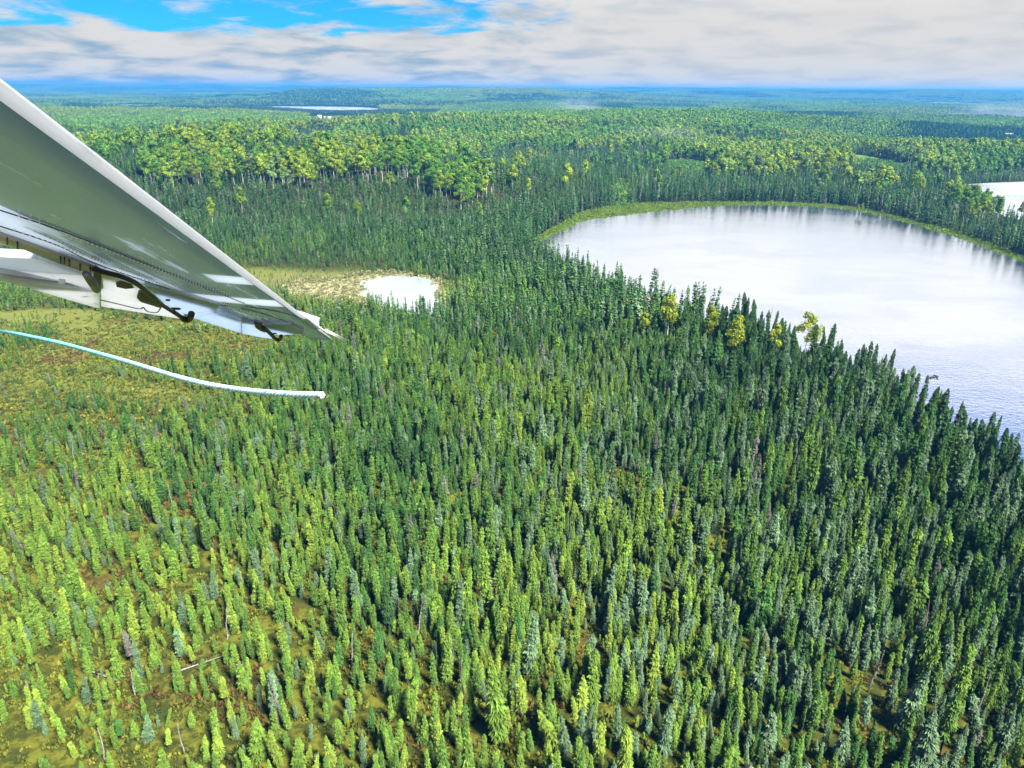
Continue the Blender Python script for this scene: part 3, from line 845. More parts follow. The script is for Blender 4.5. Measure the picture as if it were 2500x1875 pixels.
def size_word(h): return 'tall' if h > 11 else 'medium' if h > 8 else 'short' if h > 5 else 'stunted'

items = []
for i in solo:
    lx = SP['ly'][i]
    rel = math.degrees(lx)
    items.append(dict(look=[size_word(SP['h'][i]), pal_w[SP['ti'][i]], SPRUCE_KINDS[SP['kind'][i]][0], 'slender' if SP['w'][i] < .92 else 'stout' if SP['w'][i] > 1.1 else ''],
                      lean='leaning right' if rel > 3 else 'leaning left' if rel < -3 else '',
                      place=place_words(SP['u'][i], SP['v'][i] - .5 * SP['h'][i] / SP['d'][i] * FPX * .7), u=SP['u'][i]))
for it in items: it['look'] = [w for w in it['look'] if w]
labs = unique_labels(items, 'spruce')
for n_, i in enumerate(solo):
    root = bpy.data.objects.new('spruce_tree', None); COL.objects.link(root)
    s = SP['h'][i] / 9.0; w = SP['w'][i]
    root.location = (SP['x'][i], SP['y'][i], SP['z'][i] - .05)
    root.rotation_mode = 'XYZ'; root.rotation_euler = (SP['lx'][i], SP['ly'][i], SP['rz'][i]); root.scale = (s * w, s * w, s)
    tag(root, labs[n_], 'spruce', 'spruces in the near forest')
    kd = SP['kind'][i]
    cr = link('crown', spruce_crown[kd], root); cr['tint'] = [float(q) for q in SP['tint'][i]]
    link('trunk', spruce_trunk[kd], root)

items = []
def aplace(u, v):
    if v > 600: return 'among the spruces by the near shore'
    if u < 1300:
        c = ['left end', 'centre left', 'middle', 'centre right', 'right end'][int(min(4, max(0, (u - 250) / 210)))]
        return 'on the wooded hill, ' + c + (', high up' if v < 400 else ', lower slope' if v > 455 else '')
    if u < 1900: return 'above the far shore of the lake' + (', high up' if v < 400 else '')
    return 'on the right-hand hill' + (' near the shore' if v > 480 else ', high up' if v < 395 else '')
for i in asolo:
    items.append(dict(look=[apal_w[AS['ti'][i]], aspen_words[AS['kind'][i]], 'tall' if AS['h'][i] > 16 else 'low' if AS['h'][i] < 13.5 else 'medium'],
                      lean='', place=aplace(AS['u'][i], AS['v'][i]), u=AS['u'][i]))
labs = unique_labels(items, 'aspen')
def make_aspen(x, y, z, h, w, rz, kd, tint, label, group, cat='aspen', name='aspen_tree'):
    root = bpy.data.objects.new(name, None); COL.objects.link(root); s = h / 15
    root.location = (x, y, z - .05); root.rotation_euler = (0, 0, rz); root.scale = (s * w, s * w, s)
    tag(root, label, cat, group)
    cr = link('crown', aspen_crown[kd], root); cr['tint'] = [float(q) for q in tint]; link('trunk', aspen_trunk[kd], root)
for n_, i in enumerate(asolo):
    make_aspen(AS['x'][i], AS['y'][i], AS['z'][i], AS['h'][i], AS['w'][i], AS['rz'][i], AS['kind'][i], AS['tint'][i], labs[n_], 'aspens on the hills')
# the yellow-green broadleaf trees along the near shore (their crown centre in the photograph, crown width in metres)
for (u_, v_, h_, w_, k_, lb) in shore_as:
    p = ground(u_, v_ , h_ * .72)
    make_aspen(p[0], p[1], 0, h_, w_, random.random() * 6, k_, (.24, .30, .016), lb, 'birches along the near shore', 'birch', 'birch_tree')
for (u_, v_, h_, lb) in ((2100, 528, 9, 'slim white-stemmed birch at the far waterline, right of its twin'), (2091, 526, 8, 'slim white-stemmed birch at the far waterline, left of its twin'), (2149, 532, 6, 'small lone birch at the far waterline, right of the slim pair')):
    p = ground(u_, v_, 0)
    make_aspen(p[0], p[1], 0, h_, .75, 1.0, 4, (.15, .18, .03), lb, 'birches at the far waterline', 'birch', 'birch_tree')

# the spruce on the shore whose top is bent over the water
p = ground(2236, 1030, 0); rd = random.Random(77)
bc, bt = spruce(777, True, rmax=.8, club=0, power=.5, gap=.2)
tb = MB(); tb.c = []
for q in range(46):
    a = rd.uniform(0, 1.9); z0 = 8.6 + .25 * math.sin(a * 1.4) - .18 * max(0, a - 1.1); th = rd.random() * 6.28
    bc.diamond((a - .1, 0, z0), (a + rd.uniform(.1, .45), .45 * math.cos(th), z0 + .45 * math.sin(th)), .10, (0, -math.sin(th), math.cos(th)), 0, rd.uniform(.6, 1.1))
bt.limb((0, 0, 8.3), (1.0, 0, 8.75), .05, .035, 5); bt.limb((1.0, 0, 8.75), (2.0, 0, 8.5), .035, .01, 5)
root = bpy.data.objects.new('spruce_tree', None); COL.objects.link(root); root.location = (p[0], p[1], -.05); root.scale = (1.35, 1.35, 1.42); root.rotation_euler = (0, .06, .15)
tag(root, 'dark shore spruce with its top bent sideways over the water', 'spruce', 'spruces in the near forest')
cr = link('crown', bc.build('crown', [MAT['needles']]), root); cr['tint'] = [.022, .062, .022]; link('trunk', bt.build('trunk', [MAT['bark']]), root)

# dead trees
snag_kinds = [snag(700, 8, 6, True), snag(701, 9, 40, False), snag(702, 7, 16, True), snag(703, 6, 5, True, True), snag(704, 9, 70, False)]
snag_words = ['bare pale', 'twiggy grey', 'broken grey', 'hook-topped pale', 'bristly dark']
sn_tr = [t.build('trunk', [MAT['dead_wood'] if i != 4 else MAT['dead_twigs']]) for i, (b, t) in enumerate(snag_kinds)]
sn_br = [b.build('branches', [MAT['dead_twigs']]) for b, t in snag_kinds]
snags = [(555, 1560, 3.2, 0, .10), (258, 1860, 3.0, 0, -.06), (860, 1640, 3.4, 0, -.14), (1130, 1730, 4.0, 4, .02), (1375, 1610, 3.2, 3, .05), (1385, 1370, 4.5, 4, 0),
         (1455, 1440, 3.8, 1, -.03), (1700, 1500, 3.6, 1, .12), (1795, 1415, 4, 4, .05), (1640, 1560, 3.3, 2, -.1), (680, 1770, 4.2, 4, .03), (450, 1840, 2.8, 0, .02),
         (330, 1700, 3.2, 2, -.08), (1690, 1090, 3, 4, 0), (2010, 1480, 3.6, 1, .1), (2250, 1560, 3.5, 4, .02), (2380, 1760, 4, 1, -.06), (1965, 1250, 3.4, 4, .05),
         (1500, 1080, 3.4, 4, 0), (620, 1320, 2.6, 2, .05), (420, 1230, 2.4, 0, -.05), (180, 1120, 2.2, 2, 0), (900, 1000, 2.6, 1, .04), (540, 900, 2.4, 0, 0), (770, 860, 2.4, 0, .02),
         (1880, 790, 3.4, 4, 0), (1020, 1560, 3.2, 1, .12), (2120, 1690, 3.8, 4, -.08), (2440, 1420, 3.4, 2, .06), (1310, 1480, 3.2, 2, -.04)]
it = []
for (u_, v_, s_, k_, ln) in snags:
    reg = ('bottom' if v_ > 1600 else 'lower' if v_ > 1300 else 'middle' if v_ > 950 else 'upper') + ' part of the forest, ' + ('far left' if u_ < 420 else 'left' if u_ < 840 else 'left of centre' if u_ < 1250 else 'right of centre' if u_ < 1680 else 'right' if u_ < 2100 else 'far right')
    it.append(dict(look=[snag_words[k_], 'dead'], lean='', place='in the ' + reg, u=u_))
labs = unique_labels(it, 'tree')
for n_, (u_, v_, s_, k_, ln) in enumerate(snags):
    s_ *= .82
    p = ground(u_, v_, 0)
    root = bpy.data.objects.new('dead_tree', None); COL.objects.link(root); root.location = (p[0], p[1], -.05)
    sc_ = s_ / 3.4; root.scale = (sc_,) * 3; root.rotation_euler = (0, ln, (n_ * 2.1) % 6 if k_ != 3 else 3.1)
    tag(root, labs[n_], 'dead tree', 'standing dead trees')
    link('trunk', sn_tr[k_], root); link('branches', sn_br[k_], root)
# fallen trunks on the moss
logs = [(480, 1625, 7, .5, 'thin pale fallen trunk on the moss at lower left'), (250, 1650, 6, -.4, 'grey fallen trunk with its roots, left of the thin pale one'),
        (575, 1625, 2.5, 0, 'short white log on brown moss beside a leaning snag'), (1270, 1530, 6, .3, 'fallen trunk in an orange moss gap near the centre')]
for (u_, v_, l_, a_, lb) in logs:
    p = ground(u_, v_, 0.25); mb = MB()
    mb.limb((-l_ / 2, 0, 0), (l_ / 2, 0, .25), .13, .05, 6)
    root = bpy.data.objects.new('fallen_trunk', None); COL.objects.link(root); root.location = p; root.rotation_euler = (0, 0, a_)
    tag(root, lb, 'log', 'fallen trunks'); link('stem', mb.build('stem', [MAT['dead_wood']]), root)
    mb = MB()
    for q in range(9):
        xx = random.uniform(-.3, .45) * l_; aa = random.uniform(0, 3.14); mb.limb((xx, 0, .1), (xx + random.uniform(.1, .5), .6 * math.cos(aa), .1 + .5 * math.sin(aa)), .03, .008)
    link('branches', mb.build('branches', [MAT['dead_twigs']]), root)

# ------------------------------------------------------------------ buildings far off
def plain(name, col, rough=.6, metal=0.0, spec=.4):
    m, t, b = new_mat(name)
    tcx = nd(t, 'ShaderNodeTexCoord'); f = noise(t, tcx.outputs['Object'], 3, 5, .6)
    t.links.new(mixc(t, mapr(t, f, .3, .7), col, tuple(c * .86 for c in col)), b.inputs['Base Color'])
    b.inputs['Roughness'].default_value = rough; b.inputs['Metallic'].default_value = metal; b.inputs['Specular IOR Level'].default_value = spec
    return m
MAT['wall'] = plain('white_wall', (.80, .79, .76)); MAT['roof'] = plain('pale_roof', (.62, .60, .60)); MAT['redroof'] = plain('red_roof', (.52, .50, .48)); MAT['glass'] = plain('dark_glass', (.05, .07, .09), .15)
def boxv(x0, x1, y0, y1, z0, z1):
    v = [(x, y, z) for z in (z0, z1) for y in (y0, y1) for x in (x0, x1)]
    return v, [(0, 2, 3, 1), (4, 5, 7, 6), (0, 1, 5, 4), (2, 6, 7, 3), (0, 4, 6, 2), (1, 3, 7, 5)]
def house(name, loc, rz, w, dpt, hh, roofm, label, cat):
    root = bpy.data.objects.new(name, None); COL.objects.link(root); root.location = loc; root.rotation_euler = (0, 0, rz); tag(root, label, cat)
    v, f = boxv(-w / 2, w / 2, -dpt / 2, dpt / 2, 0, hh); link('wall', mesh_from('wall', v, f, [MAT['wall']]), root)
    e = .5; rh = dpt * .35
    rv = [(-w / 2 - e, -dpt / 2 - e, hh), (w / 2 + e, -dpt / 2 - e, hh), (w / 2 + e, dpt / 2 + e, hh), (-w / 2 - e, dpt / 2 + e, hh), (-w / 2 - e, 0, hh + rh), (w / 2 + e, 0, hh + rh)]
    rv = [(a, b, c + .003) for a, b, c in rv]
    link('roof', mesh_from('roof', rv, [(0, 1, 5, 4), (2, 3, 4, 5), (0, 4, 3), (1, 2, 5), (0, 3, 2, 1)], [roofm]), root)
    nwin = max(2, int(w / 4)); wm = None
    for i in range(nwin):
        xx = -w / 2 + (i + .5) * w / nwin; v, f = boxv(xx - .7, xx + .7, -dpt / 2 - .06, -dpt / 2 + .05, hh * .35, hh * .75)
        link('window', mesh_from('window', v, f, [MAT['glass']]), root)
def cab(u_, v_):
    p = ground(u_, v_, 6.0); z_ = hz(p); p = ground(u_, v_, z_); return (p[0], p[1], hz(p))
house('lodge', cab(800, 295), .05, 40, 11, 6, MAT['roof'], 'long low white lodge among trees before the far lake', 'building')
house('boathouse', cab(781, 294), .3, 8, 8, 10, MAT['wall'], 'small tall white building at the left end of the lodge', 'building')
house('cabin', cab(2462, 336), -.2, 12, 9, 5, MAT['redroof'], 'small pale cabin on the open strip at the right edge', 'building')

# ------------------------------------------------------------------ aircraft wing
def cam_pt(u, v, depth): return campos + ray(u, v) * depth
WY = .9                                                  # the wing's underside passes this far above the lens
vp = np.array([(1000 - 1250) / FPX, (937.5 - 972) / FPX, 1.0])
wd = vp / np.linalg.norm(vp)
wc = np.cross(np.array([0, 1.0, 0]), wd); wc /= np.linalg.norm(wc); wc = -wc if wc[0] > 0 else wc     # towards the trailing edge
wn = np.cross(wd, wc); wn /= np.linalg.norm(wn); wn = wn if wn[1] > 0 else -wn
def cam_ray(u, v): return np.array([(u - 1250) / FPX, (937.5 - v) / FPX, 1.0])
def onwing(u, v, t=0.0):
    d_ = cam_ray(u, v); return d_ * ((WY + t) / d_.dot(wn))
W0 = onwing(0, 205)
def wl(u, v, t=0.0):
    """wing coordinates (span, chord behind the leading edge, height) of a pixel on the plane t above the underside"""
    p = onwing(u, v, t) - W0; return (p.dot(wd), p.dot(wc), p.dot(wn))
c2w = np.stack([rgt, upv, fwd], 1)
axs, axc, axn = c2w @ wd, c2w @ wc, c2w @ wn
org = campos + c2w @ W0 + axc * .010 - axn * .012
wing = bpy.data.objects.new('aircraft_wing', None); COL.objects.link(wing)
wing.matrix_world = Matrix(((axs[0], axc[0], axn[0], org[0]), (axs[1], axc[1], axn[1], org[1]), (axs[2], axc[2], axn[2], org[2]), (0, 0, 0, 1)))
tag(wing, 'white and polished metal aircraft wing seen from below, reaching in from the left', 'aircraft wing')

def wing_skin_mat():
    m, t, b = new_mat('polished_skin')
    tcx = nd(t, 'ShaderNodeTexCoord'); mp = nd(t, 'ShaderNodeMapping'); mp.inputs['Scale'].default_value = (.35, 5, 1)
    t.links.new(tcx.outputs['Object'], mp.inputs[0])
    f = noise(t, mp.outputs[0], 1.6, 5, .6, .4)
    sp_ = nd(t, 'ShaderNodeSeparateXYZ'); t.links.new(tcx.outputs['Object'], sp_.inputs[0])
    aft = mapr(t, sp_.outputs[1], .55, .95)
    pf = mapr(t, math_n(t, 'ADD', f, math_n(t, 'MULTIPLY', aft, .28)), .56, .70)
    sw = math_n(t, 'ADD', sp_.outputs[0], math_n(t, 'MULTIPLY', sp_.outputs[1], .55))           # window reflections painted as pale bands across the outer wing
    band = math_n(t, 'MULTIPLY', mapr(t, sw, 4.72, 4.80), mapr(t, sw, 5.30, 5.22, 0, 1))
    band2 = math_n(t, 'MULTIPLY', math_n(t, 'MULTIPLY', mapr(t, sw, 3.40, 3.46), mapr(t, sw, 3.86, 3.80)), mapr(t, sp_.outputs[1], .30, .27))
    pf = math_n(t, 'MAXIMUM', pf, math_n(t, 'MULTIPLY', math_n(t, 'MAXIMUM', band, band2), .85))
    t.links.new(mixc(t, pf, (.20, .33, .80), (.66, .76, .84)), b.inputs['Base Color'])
    t.links.new(math_n(t, 'SUBTRACT', 1.0, math_n(t, 'MULTIPLY', pf, .75)), b.inputs['Metallic'])
    t.links.new(math_n(t, 'ADD', .22, math_n(t, 'MULTIPLY', pf, .2)), b.inputs['Roughness'])
    q = nd(t, 'ShaderNodeBsdfTranslucent'); q.inputs['Color'].default_value = (.82, .88, .95, 1)      # translucency added to brighten the underside with sky light
    mx = nd(t, 'ShaderNodeMixShader'); t.links.new(math_n(t, 'ADD', .13, math_n(t, 'MULTIPLY', pf, .55)), mx.inputs[0])
    t.links.new(b.outputs[0], mx.inputs[1]); t.links.new(q.outputs[0], mx.inputs[2]); t.links.new(mx.outputs[0], t.nodes['Material Output'].inputs['Surface'])
    bp = nd(t, 'ShaderNodeBump'); bp.inputs['Strength'].default_value = .06; bp.inputs['Distance'].default_value = .05
    t.links.new(noise(t, tcx.outputs['Object'], 2.5, 2), bp.inputs['Height']); t.links.new(bp.outputs[0], b.inputs['Normal'])
    return m
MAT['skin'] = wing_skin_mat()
def paint(name, col, rough=.25, coat=.5):
    m, t, b = new_mat(name)
    tcx = nd(t, 'ShaderNodeTexCoord'); f = noise(t, tcx.outputs['Object'], 7, 6, .65); mp = nd(t, 'ShaderNodeMapping'); mp.inputs['Scale'].default_value = (1, 9, 1)
    t.links.new(tcx.outputs['Object'], mp.inputs[0]); g = noise(t, mp.outputs[0], 2.4, 4, .6)
    c = mixc(t, mapr(t, g, .55, .8, 0, .5), col, tuple(q * .6 for q in col))
    t.links.new(mixc(t, mapr(t, f, .62, .8, 0, .6), c, (.30, .31, .33)), b.inputs['Base Color'])
    b.inputs['Roughness'].default_value = rough; b.inputs['Coat Weight'].default_value = coat; b.inputs['Coat Roughness'].default_value = .1
    return m
MAT['white_paint'] = paint('white_wing_paint', (.86, .87, .90))
def fabric(name, col, tr=.55):
    """doped fabric skin, also added to brighten the leading edge: daylight from above glows through it"""
    m = paint(name, col); t = m.node_tree; b = t.nodes['Principled BSDF']
    q = nd(t, 'ShaderNodeBsdfTranslucent'); t.links.new(b.inputs['Base Color'].links[0].from_socket, q.inputs['Color'])
    mx = nd(t, 'ShaderNodeMixShader'); mx.inputs[0].default_value = tr
    t.links.new(b.outputs[0], mx.inputs[1]); t.links.new(q.outputs[0], mx.inputs[2]); t.links.new(mx.outputs[0], t.nodes['Material Output'].inputs['Surface'])
    return m
MAT['fabric'] = fabric('white_fabric_and_glow_skin', (.88, .89, .92)); MAT['fabric_grey'] = fabric('grey_doped_fabric', (.66, .72, .78), .45); MAT['fabric_tan'] = fabric('tan_doped_fabric', (.66, .58, .55), .5)
MAT['cool_paint'] = plain('bright_metal', (.46, .58, 1.0), .3, 1.0); MAT['cool_fabric'] = fabric('pale_blue_fabric', (.70, .80, .97), .6)
MAT['tan_paint'] = paint('primer_paint', (.62, .56, .53), .5, .1)
MAT['grey_paint'] = paint('grey_wing_paint', (.55, .62, .68), .35, .3)
MAT['rubber'] = plain('black_rubber', (.015, .016, .018), .5)
MAT['steel'] = plain('worn_steel', (.22, .22, .23), .4, .7)
MAT['grime'] = plain('dark_grime', (.05, .055, .06), .7)

S0, S1 = -3.0, wl(812, 828)[0]
def loft(name, stations, prof, mat, smooth=True, closed=True, cap=True):
    """stations: (span, chord offset, chord scale, height scale)"""
    V = []; F = []; n = len(prof)
    for (s, co, cs_, hs_) in stations:
        for (c, hh) in prof: V.append((s, co + c * cs_, hh * hs_))
    for a in range(len(stations) - 1):
        for b in range(n if closed else n - 1):
            q = (b + 1) % n; F.append((a * n + b, a * n + q, (a + 1) * n + q, (a + 1) * n + b))
    if cap: F += [tuple(range(n))[::-1], tuple((len(stations) - 1) * n + i for i in range(n))]
    me = mesh_from(name, V, F, [mat], smooth=smooth)
    bm = bmesh.new(); bm.from_mesh(me); bmesh.ops.recalc_face_normals(bm, faces=bm.faces[:]); bm.to_mesh(me); bm.free()
    o = link(name, me, wing)
    return o
# main box: underside, rear face, upper side (nose is a part of its own)
prof = [(.034, -.002), (.2, -.004), (.4, -.003), (.6, .0), (.8, .004), (.95, .010), (1.07, .018), (1.075, .06), (.8, .10), (.5, .12), (.25, .10), (.12, .060), (.034, .024)]
tipc = wl(741, 818)
st = [(S0, 0, 1, 1), (0, 0, 1, 1), (3.1, 0, 1, 1), (4.3, 0, .80, .95), (5.2, 0, .66, .9), (5.8, 0, .73, .88), (6.5, 0, .70, .85), (7.0, 0, .56, .75), (8.0, 0, .35, .6), (S1 - .5, 0, .31, .5), (S1, 0, .30, .4)]
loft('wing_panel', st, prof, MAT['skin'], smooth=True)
nose = [(.034, -.003), (.016, -.001), (.000, .005), (-.012, .014), (-.016, .022), (-.010, .029), (.034, .027)]
loft('leading_edge', [(s, 0, 1, h_) for s, _, _, h_ in st], nose, MAT['fabric'])  # translucent skin added here to brighten the nose

def slab(name, pts, mat, thick=.02, t=-.004, parent=None, tt=None):
    """flat panel given by pixels on the plane t below/above the underside, with real thickness"""
    bot = [wl(u_, v_, (tt[i] if tt else t)) for i, (u_, v_) in enumerate(pts)]
    top = [(a, b, c + thick) for a, b, c in bot]; n = len(pts)
    bm = bmesh.new(); vb = [bm.verts.new(p) for p in bot]; vt = [bm.verts.new(p) for p in top]
    bm.faces.new(vb); bm.faces.new(vt[::-1])
    for i in range(n): bm.faces.new((vb[i], vt[i], vt[(i + 1) % n], vb[(i + 1) % n]))
    bmesh.ops.recalc_face_normals(bm, faces=bm.faces[:])
    bmesh.ops.triangulate(bm, faces=[f for f in bm.faces if len(f.verts) > 4])
    me = bpy.data.meshes.new(name); bm.to_mesh(me); bm.free(); me.materials.append(mat)
    return link(name, me, parent or wing)
def rod(name, pts3, rad, mat, parent=None, n=8):
    P = [Vector(p) for p in pts3]; V = []; F = []
    rads = rad if isinstance(rad, (list, tuple)) else [rad] * len(P)
    up_ = Vector((.3, .2, 1)).normalized()
    for i, p in enumerate(P):
        d_ = (P[min(i + 1, len(P) - 1)] - P[max(i - 1, 0)]).normalized(); a = d_.cross(up_).normalized(); b = a.cross(d_)
        for k in range(n):
            th = 2 * math.pi * k / n; V.append(tuple(p + (a * math.cos(th) + b * math.sin(th)) * rads[i]))
    for i in range(len(P) - 1):
        for k in range(n):
            q = (k + 1) % n; F.append((i * n + k, i * n + q, (i + 1) * n + q, (i + 1) * n + k))
    F += [tuple(range(n))[::-1], tuple((len(P) - 1) * n + k for k in range(n))]
    return link(name, mesh_from(name, V, F, [mat], smooth=True), parent or wing)
def spline(pts, k=6):
    P = np.array(pts, float); o = []
    for i in range(len(P) - 1):
        a, b, c, d_ = P[max(i - 1, 0)], P[i], P[i + 1], P[min(i + 2, len(P) - 1)]
        for j in range(k):
            t = j / k; o.append(.5 * ((2 * b) + (c - a) * t + (2 * a - 5 * b + 4 * c - d_) * t * t + (3 * b - a - 3 * c + d_) * t ** 3))
    o.append(P[-1]); return o

# rear spar fairing: the primer-coloured strip between wing and flap
slab('spar_strip', [(-260, 515), (0, 570), (90, 600), (234, 652), (236, 668), (150, 640), (60, 604), (0, 592), (-260, 545)], MAT['fabric_tan'], .03, -.012)
for (a, b) in ((21, 588), (46, 598), (151, 634), (160, 636), (172, 641), (198, 652), (223, 660)):
    slab('bracket', [(a, b - 6), (a + 3, b - 6), (a + 4, b + 5), (a - 1, b + 5)], MAT['rubber'], .02, -.03)
# flap
flap = slab('flap', [(-320, 560), (0, 622), (93, 627), (213, 667), (213, 668.5), (0, 652.5), (-320, 600)], MAT['fabric_grey'], .05, -.03)
slab('flap_panel', [(-320, 600.5), (0, 653), (213, 669), (246, 710), (246, 751), (0, 677), (-320, 590 + 30)], MAT['fabric'], .04, -.03, flap, [-.03, -.03, -.03, -.09, -.12, -.12, -.12])
for (a, b) in ((155, 685), (184, 701), (211, 716), (237, 732)):
    p = wl(a, b, -.09); rod('rivet', [(p[0], p[1], p[2] + .02), (p[0], p[1], p[2] - .012)], .022, MAT['white_paint'], flap, 8)
# hinge arm and its bolt
rod('hinge_arm', [wl(213, 664, -.10), wl(227, 682, -.13), wl(240, 702, -.16)], [.022, .030, .028], MAT['steel'])
slab('gap_cover', [(236, 652), (252, 664), (256, 700), (248, 704), (238, 690), (232, 670)], MAT['grime'], .03, -.02)
# aileron section with its slot
ail = slab('aileron', [(251, 664), (275, 672), (330, 690), (352, 724), (341, 712), (335, 722), (345, 734), (398, 748), (430, 760), (453, 777.5), (250, 745), (250, 700)], MAT['fabric'], .05, -.02)
slab('slot_lip', [(341, 709), (352, 707), (400, 745), (396, 750), (346, 734), (337, 724)], MAT['rubber'], .015, -.028, ail)
slab('slot_opening', [(346, 713), (354, 711), (392, 740), (349, 729)], MAT['grime'], .006, -.033, ail)
slab('stain', [(286, 685), (300, 682), (325, 690), (330, 700), (310, 702), (288, 697)], MAT['grime'], .002, -.0235, ail)
rod('seam', spline([wl(250, 729, -.022), wl(300, 741, -.022), (wl(343, 751, -.022)), wl(352, 747, -.022), wl(362, 757, -.022), wl(385, 760, -.022), wl(394, 750, -.022)], 4), .006, MAT['grime'], ail, 5)
# inner white panel between hose and skin
cov_ = slab('hinge_cover', [(356, 692), (420, 708), (480, 725), (540, 741), (530, 758), (500, 759), (460, 765), (428, 758), (392, 726)], MAT['cool_fabric'], .03, -.022)
for (a, b, rr) in ((413, 727.5, .02), (432, 749, .045)):
    p = wl(a, b, -.022); rod('bolt', [(p[0], p[1], p[2] + .01), (p[0], p[1], p[2] - .014)], rr, MAT['rubber'], cov_, 10)
rod('hose', spline([wl(232, 652, -.04), wl(262, 661, -.05), wl(300, 671, -.06), wl(335, 687, -.07), wl(365, 712, -.08), wl(395, 738, -.09), wl(425, 758, -.10)], 6), .018, MAT['rubber'])
rod('hinge_hook', spline([wl(425, 757, -.10), wl(441, 768, -.12), wl(456, 777, -.14), wl(466, 774, -.13), wl(470, 763, -.10)], 5), [.02] * 8 + [.032] * 13, MAT['rubber'])
# outer aileron
ail2 = slab('aileron', [(470, 772.5), (500, 765), (528, 759.5), (560, 768), (590, 779), (590.5, 812)], MAT['cool_fabric'], .04, -.02)
slab('trim_tab', [(592, 780), (628, 790), (640, 806), (655, 813), (672, 826), (640, 822), (592, 812)], MAT['cool_fabric'], .035, -.022, ail2)
slab('fairing', [(642, 791.5), (670, 789), (711, 789.5), (743, 807), (741, 814), (672, 816)], MAT['cool_fabric'], .035, -.03)
slab('gap_cover', [(622, 786), (640, 789), (644, 797), (655, 806), (648, 810), (634, 804), (626, 798)], MAT['grime'], .02, -.026)
rod('hinge_hook', spline([wl(644, 797, -.05), wl(660, 810, -.08), wl(672, 823, -.11), wl(681, 828, -.12), wl(687, 825, -.11), wl(688, 818, -.09)], 5), [.024] * 26, MAT['rubber'])
p = wl(669, 811, -.03); rod('bolt', [(p[0], p[1], p[2] + .01), (p[0], p[1], p[2] - .014)], .045, MAT['rubber'], None, 10)
# seams and rivet rows along the span
for (pts) in ([(0, 505), (160, 560), (330, 628), (480, 690), (600, 738)], [(0, 545), (140, 592), (240, 640), (380, 690), (520, 737)], [(356, 692), (420, 709), (500, 731), (560, 745)], [(590, 750), (650, 765), (700, 783), (741, 806)], [(600, 745), (690, 760), (760, 782)]):
    rod('seam', spline([wl(a, b, -.006) for a, b in pts], 5), .004, MAT['grime'], None, 4)
rb = bmesh.new()
for (a0, b0, a1, b1, n_) in ((0, 540, 520, 735, 70), (0, 500, 600, 736, 60), (260, 650, 560, 742, 40), (590, 755, 740, 806, 26)):
    for i in range(n_):
        f = (i / (n_ - 1)) ** .6; p = wl(a0 + (a1 - a0) * f, b0 + (b1 - b0) * f, -.008)
        bmesh.ops.create_icosphere(rb, subdivisions=1, radius=.007, matrix=Matrix.Translation(p))
me = bpy.data.meshes.new('rivets'); rb.to_mesh(me); rb.free(); me.materials.append(MAT['white_paint'])
tag(link('rivets', me, wing), kind='stuff')
# tip: white end plate above the leading edge and the two-pronged clip
slab('tip_plate', [(716, 756), (750, 766), (782.5, 777), (780, 794), (772, 795), (742, 775)], MAT['fabric'], .02, .05)
for (a, b) in (((772, 794), (808, 825)), ((779, 794), (813, 821)), ((792, 804), (846, 832)), ((797, 803), (850, 829))):
    rod('tip_prong', [wl(*a, .03), wl(*b, .0)], .009, MAT['white_paint'], None, 6)

# ------------------------------------------------------------------ rope trailing in the slipstream
path_px = [(-420, 752, 4.4), (-180, 780, 3.6), (0, 808, 3.05), (80, 823, 2.8), (160, 841, 2.6), (300, 880, 2.25), (450, 925, 1.95), (560, 948, 1.78), (680, 961, 1.6), (787, 965, 1.48)]
path = spline([cam_pt(*p) for p in path_px], 14)
rope = bpy.data.objects.new('rope', None); COL.objects.link(rope); rope.location = Vector(path[-1])
tag(rope, 'teal and white braided rope end trailing in the air below the wing', 'rope')
RAD = .0068
def rope_mat(name, c1, c2, fleck=False):
    m, t, b = new_mat(name)
    tcx = nd(t, 'ShaderNodeTexCoord'); f = noise(t, tcx.outputs['Object'], 160, 3, .7)
    g = nd(t, 'ShaderNodeVectorMath', operation='LENGTH'); t.links.new(tcx.outputs['Object'], g.inputs[0])
    fade = mapr(t, g.outputs['Value'], .25, 1.7)  # paler towards the free end: overexposure put into the colour
    c = mixc(t, fade, c1, c2)
    if fleck:
        fl = noise(t, tcx.outputs['Object'], 75, 2, .5); base = mixc(t, fade, (.58, .80, .82), (.16, .58, .64))
        c = mixc(t, mapr(t, fl, .50, .56), base, c)
    t.links.new(mixc(t, mapr(t, f, .4, .7, 0, .35), c, tuple(q * .55 for q in c2)), b.inputs['Base Color'])
    b.inputs['Roughness'].default_value = .8; return m
MAT['rope_w'] = rope_mat('rope_white', (.58, .80, .82), (.20, .62, .68))
MAT['rope_t'] = rope_mat('rope_teal', (.10, .48, .50), (.05, .42, .50), True)
MAT['rope_r'] = rope_mat('rope_red', (.55, .30, .36), (.30, .32, .40), True)
def rope_tube(name, off, rad, ph, mat, turns=1.0, n=6):
    V = []; F = []; P = [Vector(p) for p in path]; acc = 0
    for i, p in enumerate(P):
        d_ = (P[min(i + 1, len(P) - 1)] - P[max(i - 1, 0)]).normalized(); a = d_.cross(Vector((0, 0, 1))).normalized(); b = a.cross(d_)
        if i: acc += (p - P[i - 1]).length
        th = ph + turns * acc / .05 * 2 * math.pi; o = p + (a * math.cos(th) + b * math.sin(th)) * off - rope.location
        for k in range(n):
            q = 2 * math.pi * k / n; V.append(tuple(o + (a * math.cos(q) + b * math.sin(q)) * rad))
    for i in range(len(P) - 1):
        for k in range(n):
            q = (k + 1) % n; F.append((i * n + k, i * n + q, (i + 1) * n + q, (i + 1) * n + k))
    F += [tuple(range(n))[::-1], tuple((len(P) - 1) * n + k for k in range(n))]
    link(name, mesh_from(name, V, F, [mat], smooth=True), rope)
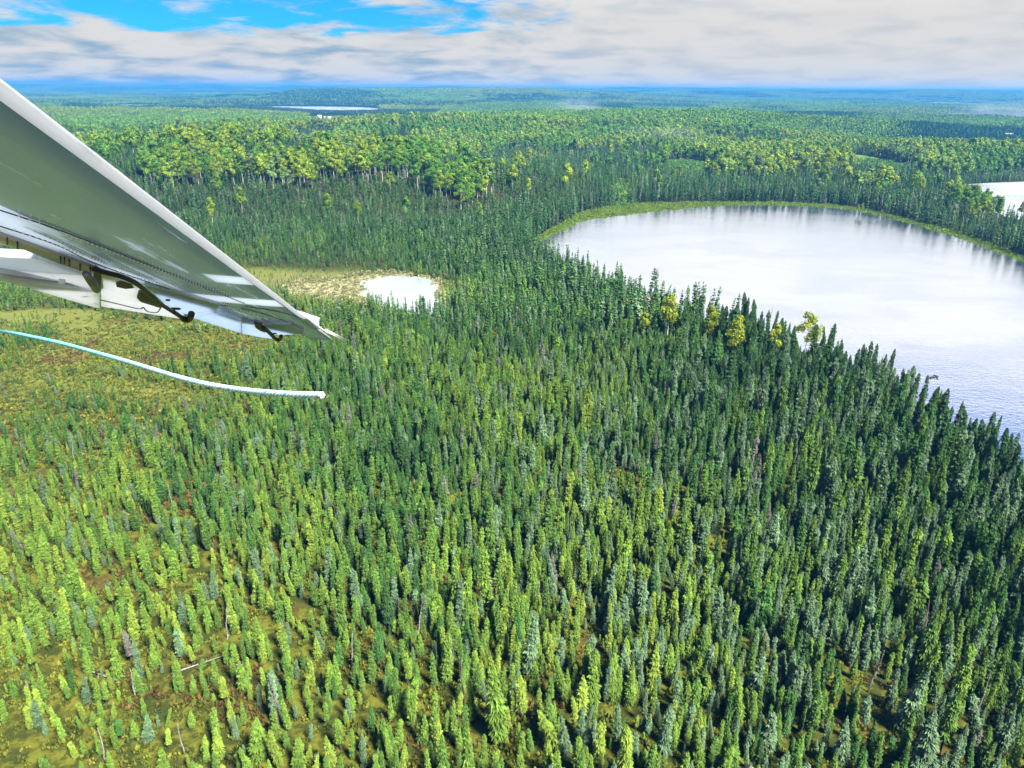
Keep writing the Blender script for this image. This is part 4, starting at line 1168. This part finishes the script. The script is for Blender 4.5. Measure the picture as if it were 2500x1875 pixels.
path = spline([cam_pt(*p) for p in path_px], 60)
rope_tube('core', 0, RAD * .86, 0, MAT['rope_w'], 0, 10)
for i in range(6):
    rope_tube('strand', RAD * .62, RAD * .42, i * math.pi / 3, (MAT['rope_w'], MAT['rope_t'], MAT['rope_w'], MAT['rope_w'], MAT['rope_r'], MAT['rope_w'])[i], .55)

# ------------------------------------------------------------------ haze
v, f = boxv(-15700, 15700, -15700, 15700, -8, 114)
me = mesh_from('haze', v, f)
hm, t, b = new_mat('haze_air'); t.nodes.remove(b)
pvn = nd(t, 'ShaderNodeVolumePrincipled'); pvn.inputs['Color'].default_value = (.08, .40, .93, 1); pvn.inputs['Density'].default_value = .00013; pvn.inputs['Anisotropy'].default_value = .1
t.links.new(pvn.outputs[0], t.nodes['Material Output'].inputs['Volume'])
me.materials.append(hm)
tag(link('haze', me), 'thin blue haze over the forest', kind='stuff')

# ------------------------------------------------------------------ window glare added as pale volumes over the woods
def glare_veil_mat(name, dens):
    m, t, b = new_mat(name); t.nodes.remove(b)
    tcx = nd(t, 'ShaderNodeTexCoord'); l = nd(t, 'ShaderNodeVectorMath', operation='LENGTH'); t.links.new(tcx.outputs['Object'], l.inputs[0])
    f = noise(t, tcx.outputs['Object'], 1.7, 3, .6)
    q = math_n(t, 'MULTIPLY', mapr(t, l.outputs['Value'], .25, 1.0, 1, 0), mapr(t, f, .36, .62))
    v_ = nd(t, 'ShaderNodeVolumePrincipled'); v_.inputs['Color'].default_value = (.82, .92, 1, 1)
    t.links.new(math_n(t, 'MULTIPLY', q, dens), v_.inputs['Density']); t.links.new(v_.outputs[0], t.nodes['Material Output'].inputs['Volume'])
    return m
for i, (u_, v_, dep, sx, sy, sz, tau) in enumerate([(1405, 275, 1700, 85, 90, 50, .5), (1590, 350, 1050, 110, 70, 30, .4), (1880, 452, 690, 130, 40, 10, .4), (2440, 300, 2300, 260, 160, 85, .8), (2190, 370, 1000, 110, 60, 22, .4)]):
    p = cam_pt(u_, v_, dep)
    bm = bmesh.new(); bmesh.ops.create_icosphere(bm, subdivisions=3, radius=1.0); me = bpy.data.meshes.new('glare_veil'); bm.to_mesh(me); bm.free()
    me.materials.append(glare_veil_mat('glare_veil_air', tau / (sy * 1.2)))
    o = link('glare_veil', me); o.location = p; o.scale = (sx, sy, sz); o.rotation_euler = (0, 0, (.2, -.4, .1, 0, -.2)[i])
    tag(o, 'window glare built as a pale veil ' + ('below the skyline near the middle', 'over the wooded slope left of the far meadow', 'low over the far shore of the lake', 'in front of the skyline at the right edge', 'over the aspens of the right-hand hill')[i], kind='stuff')
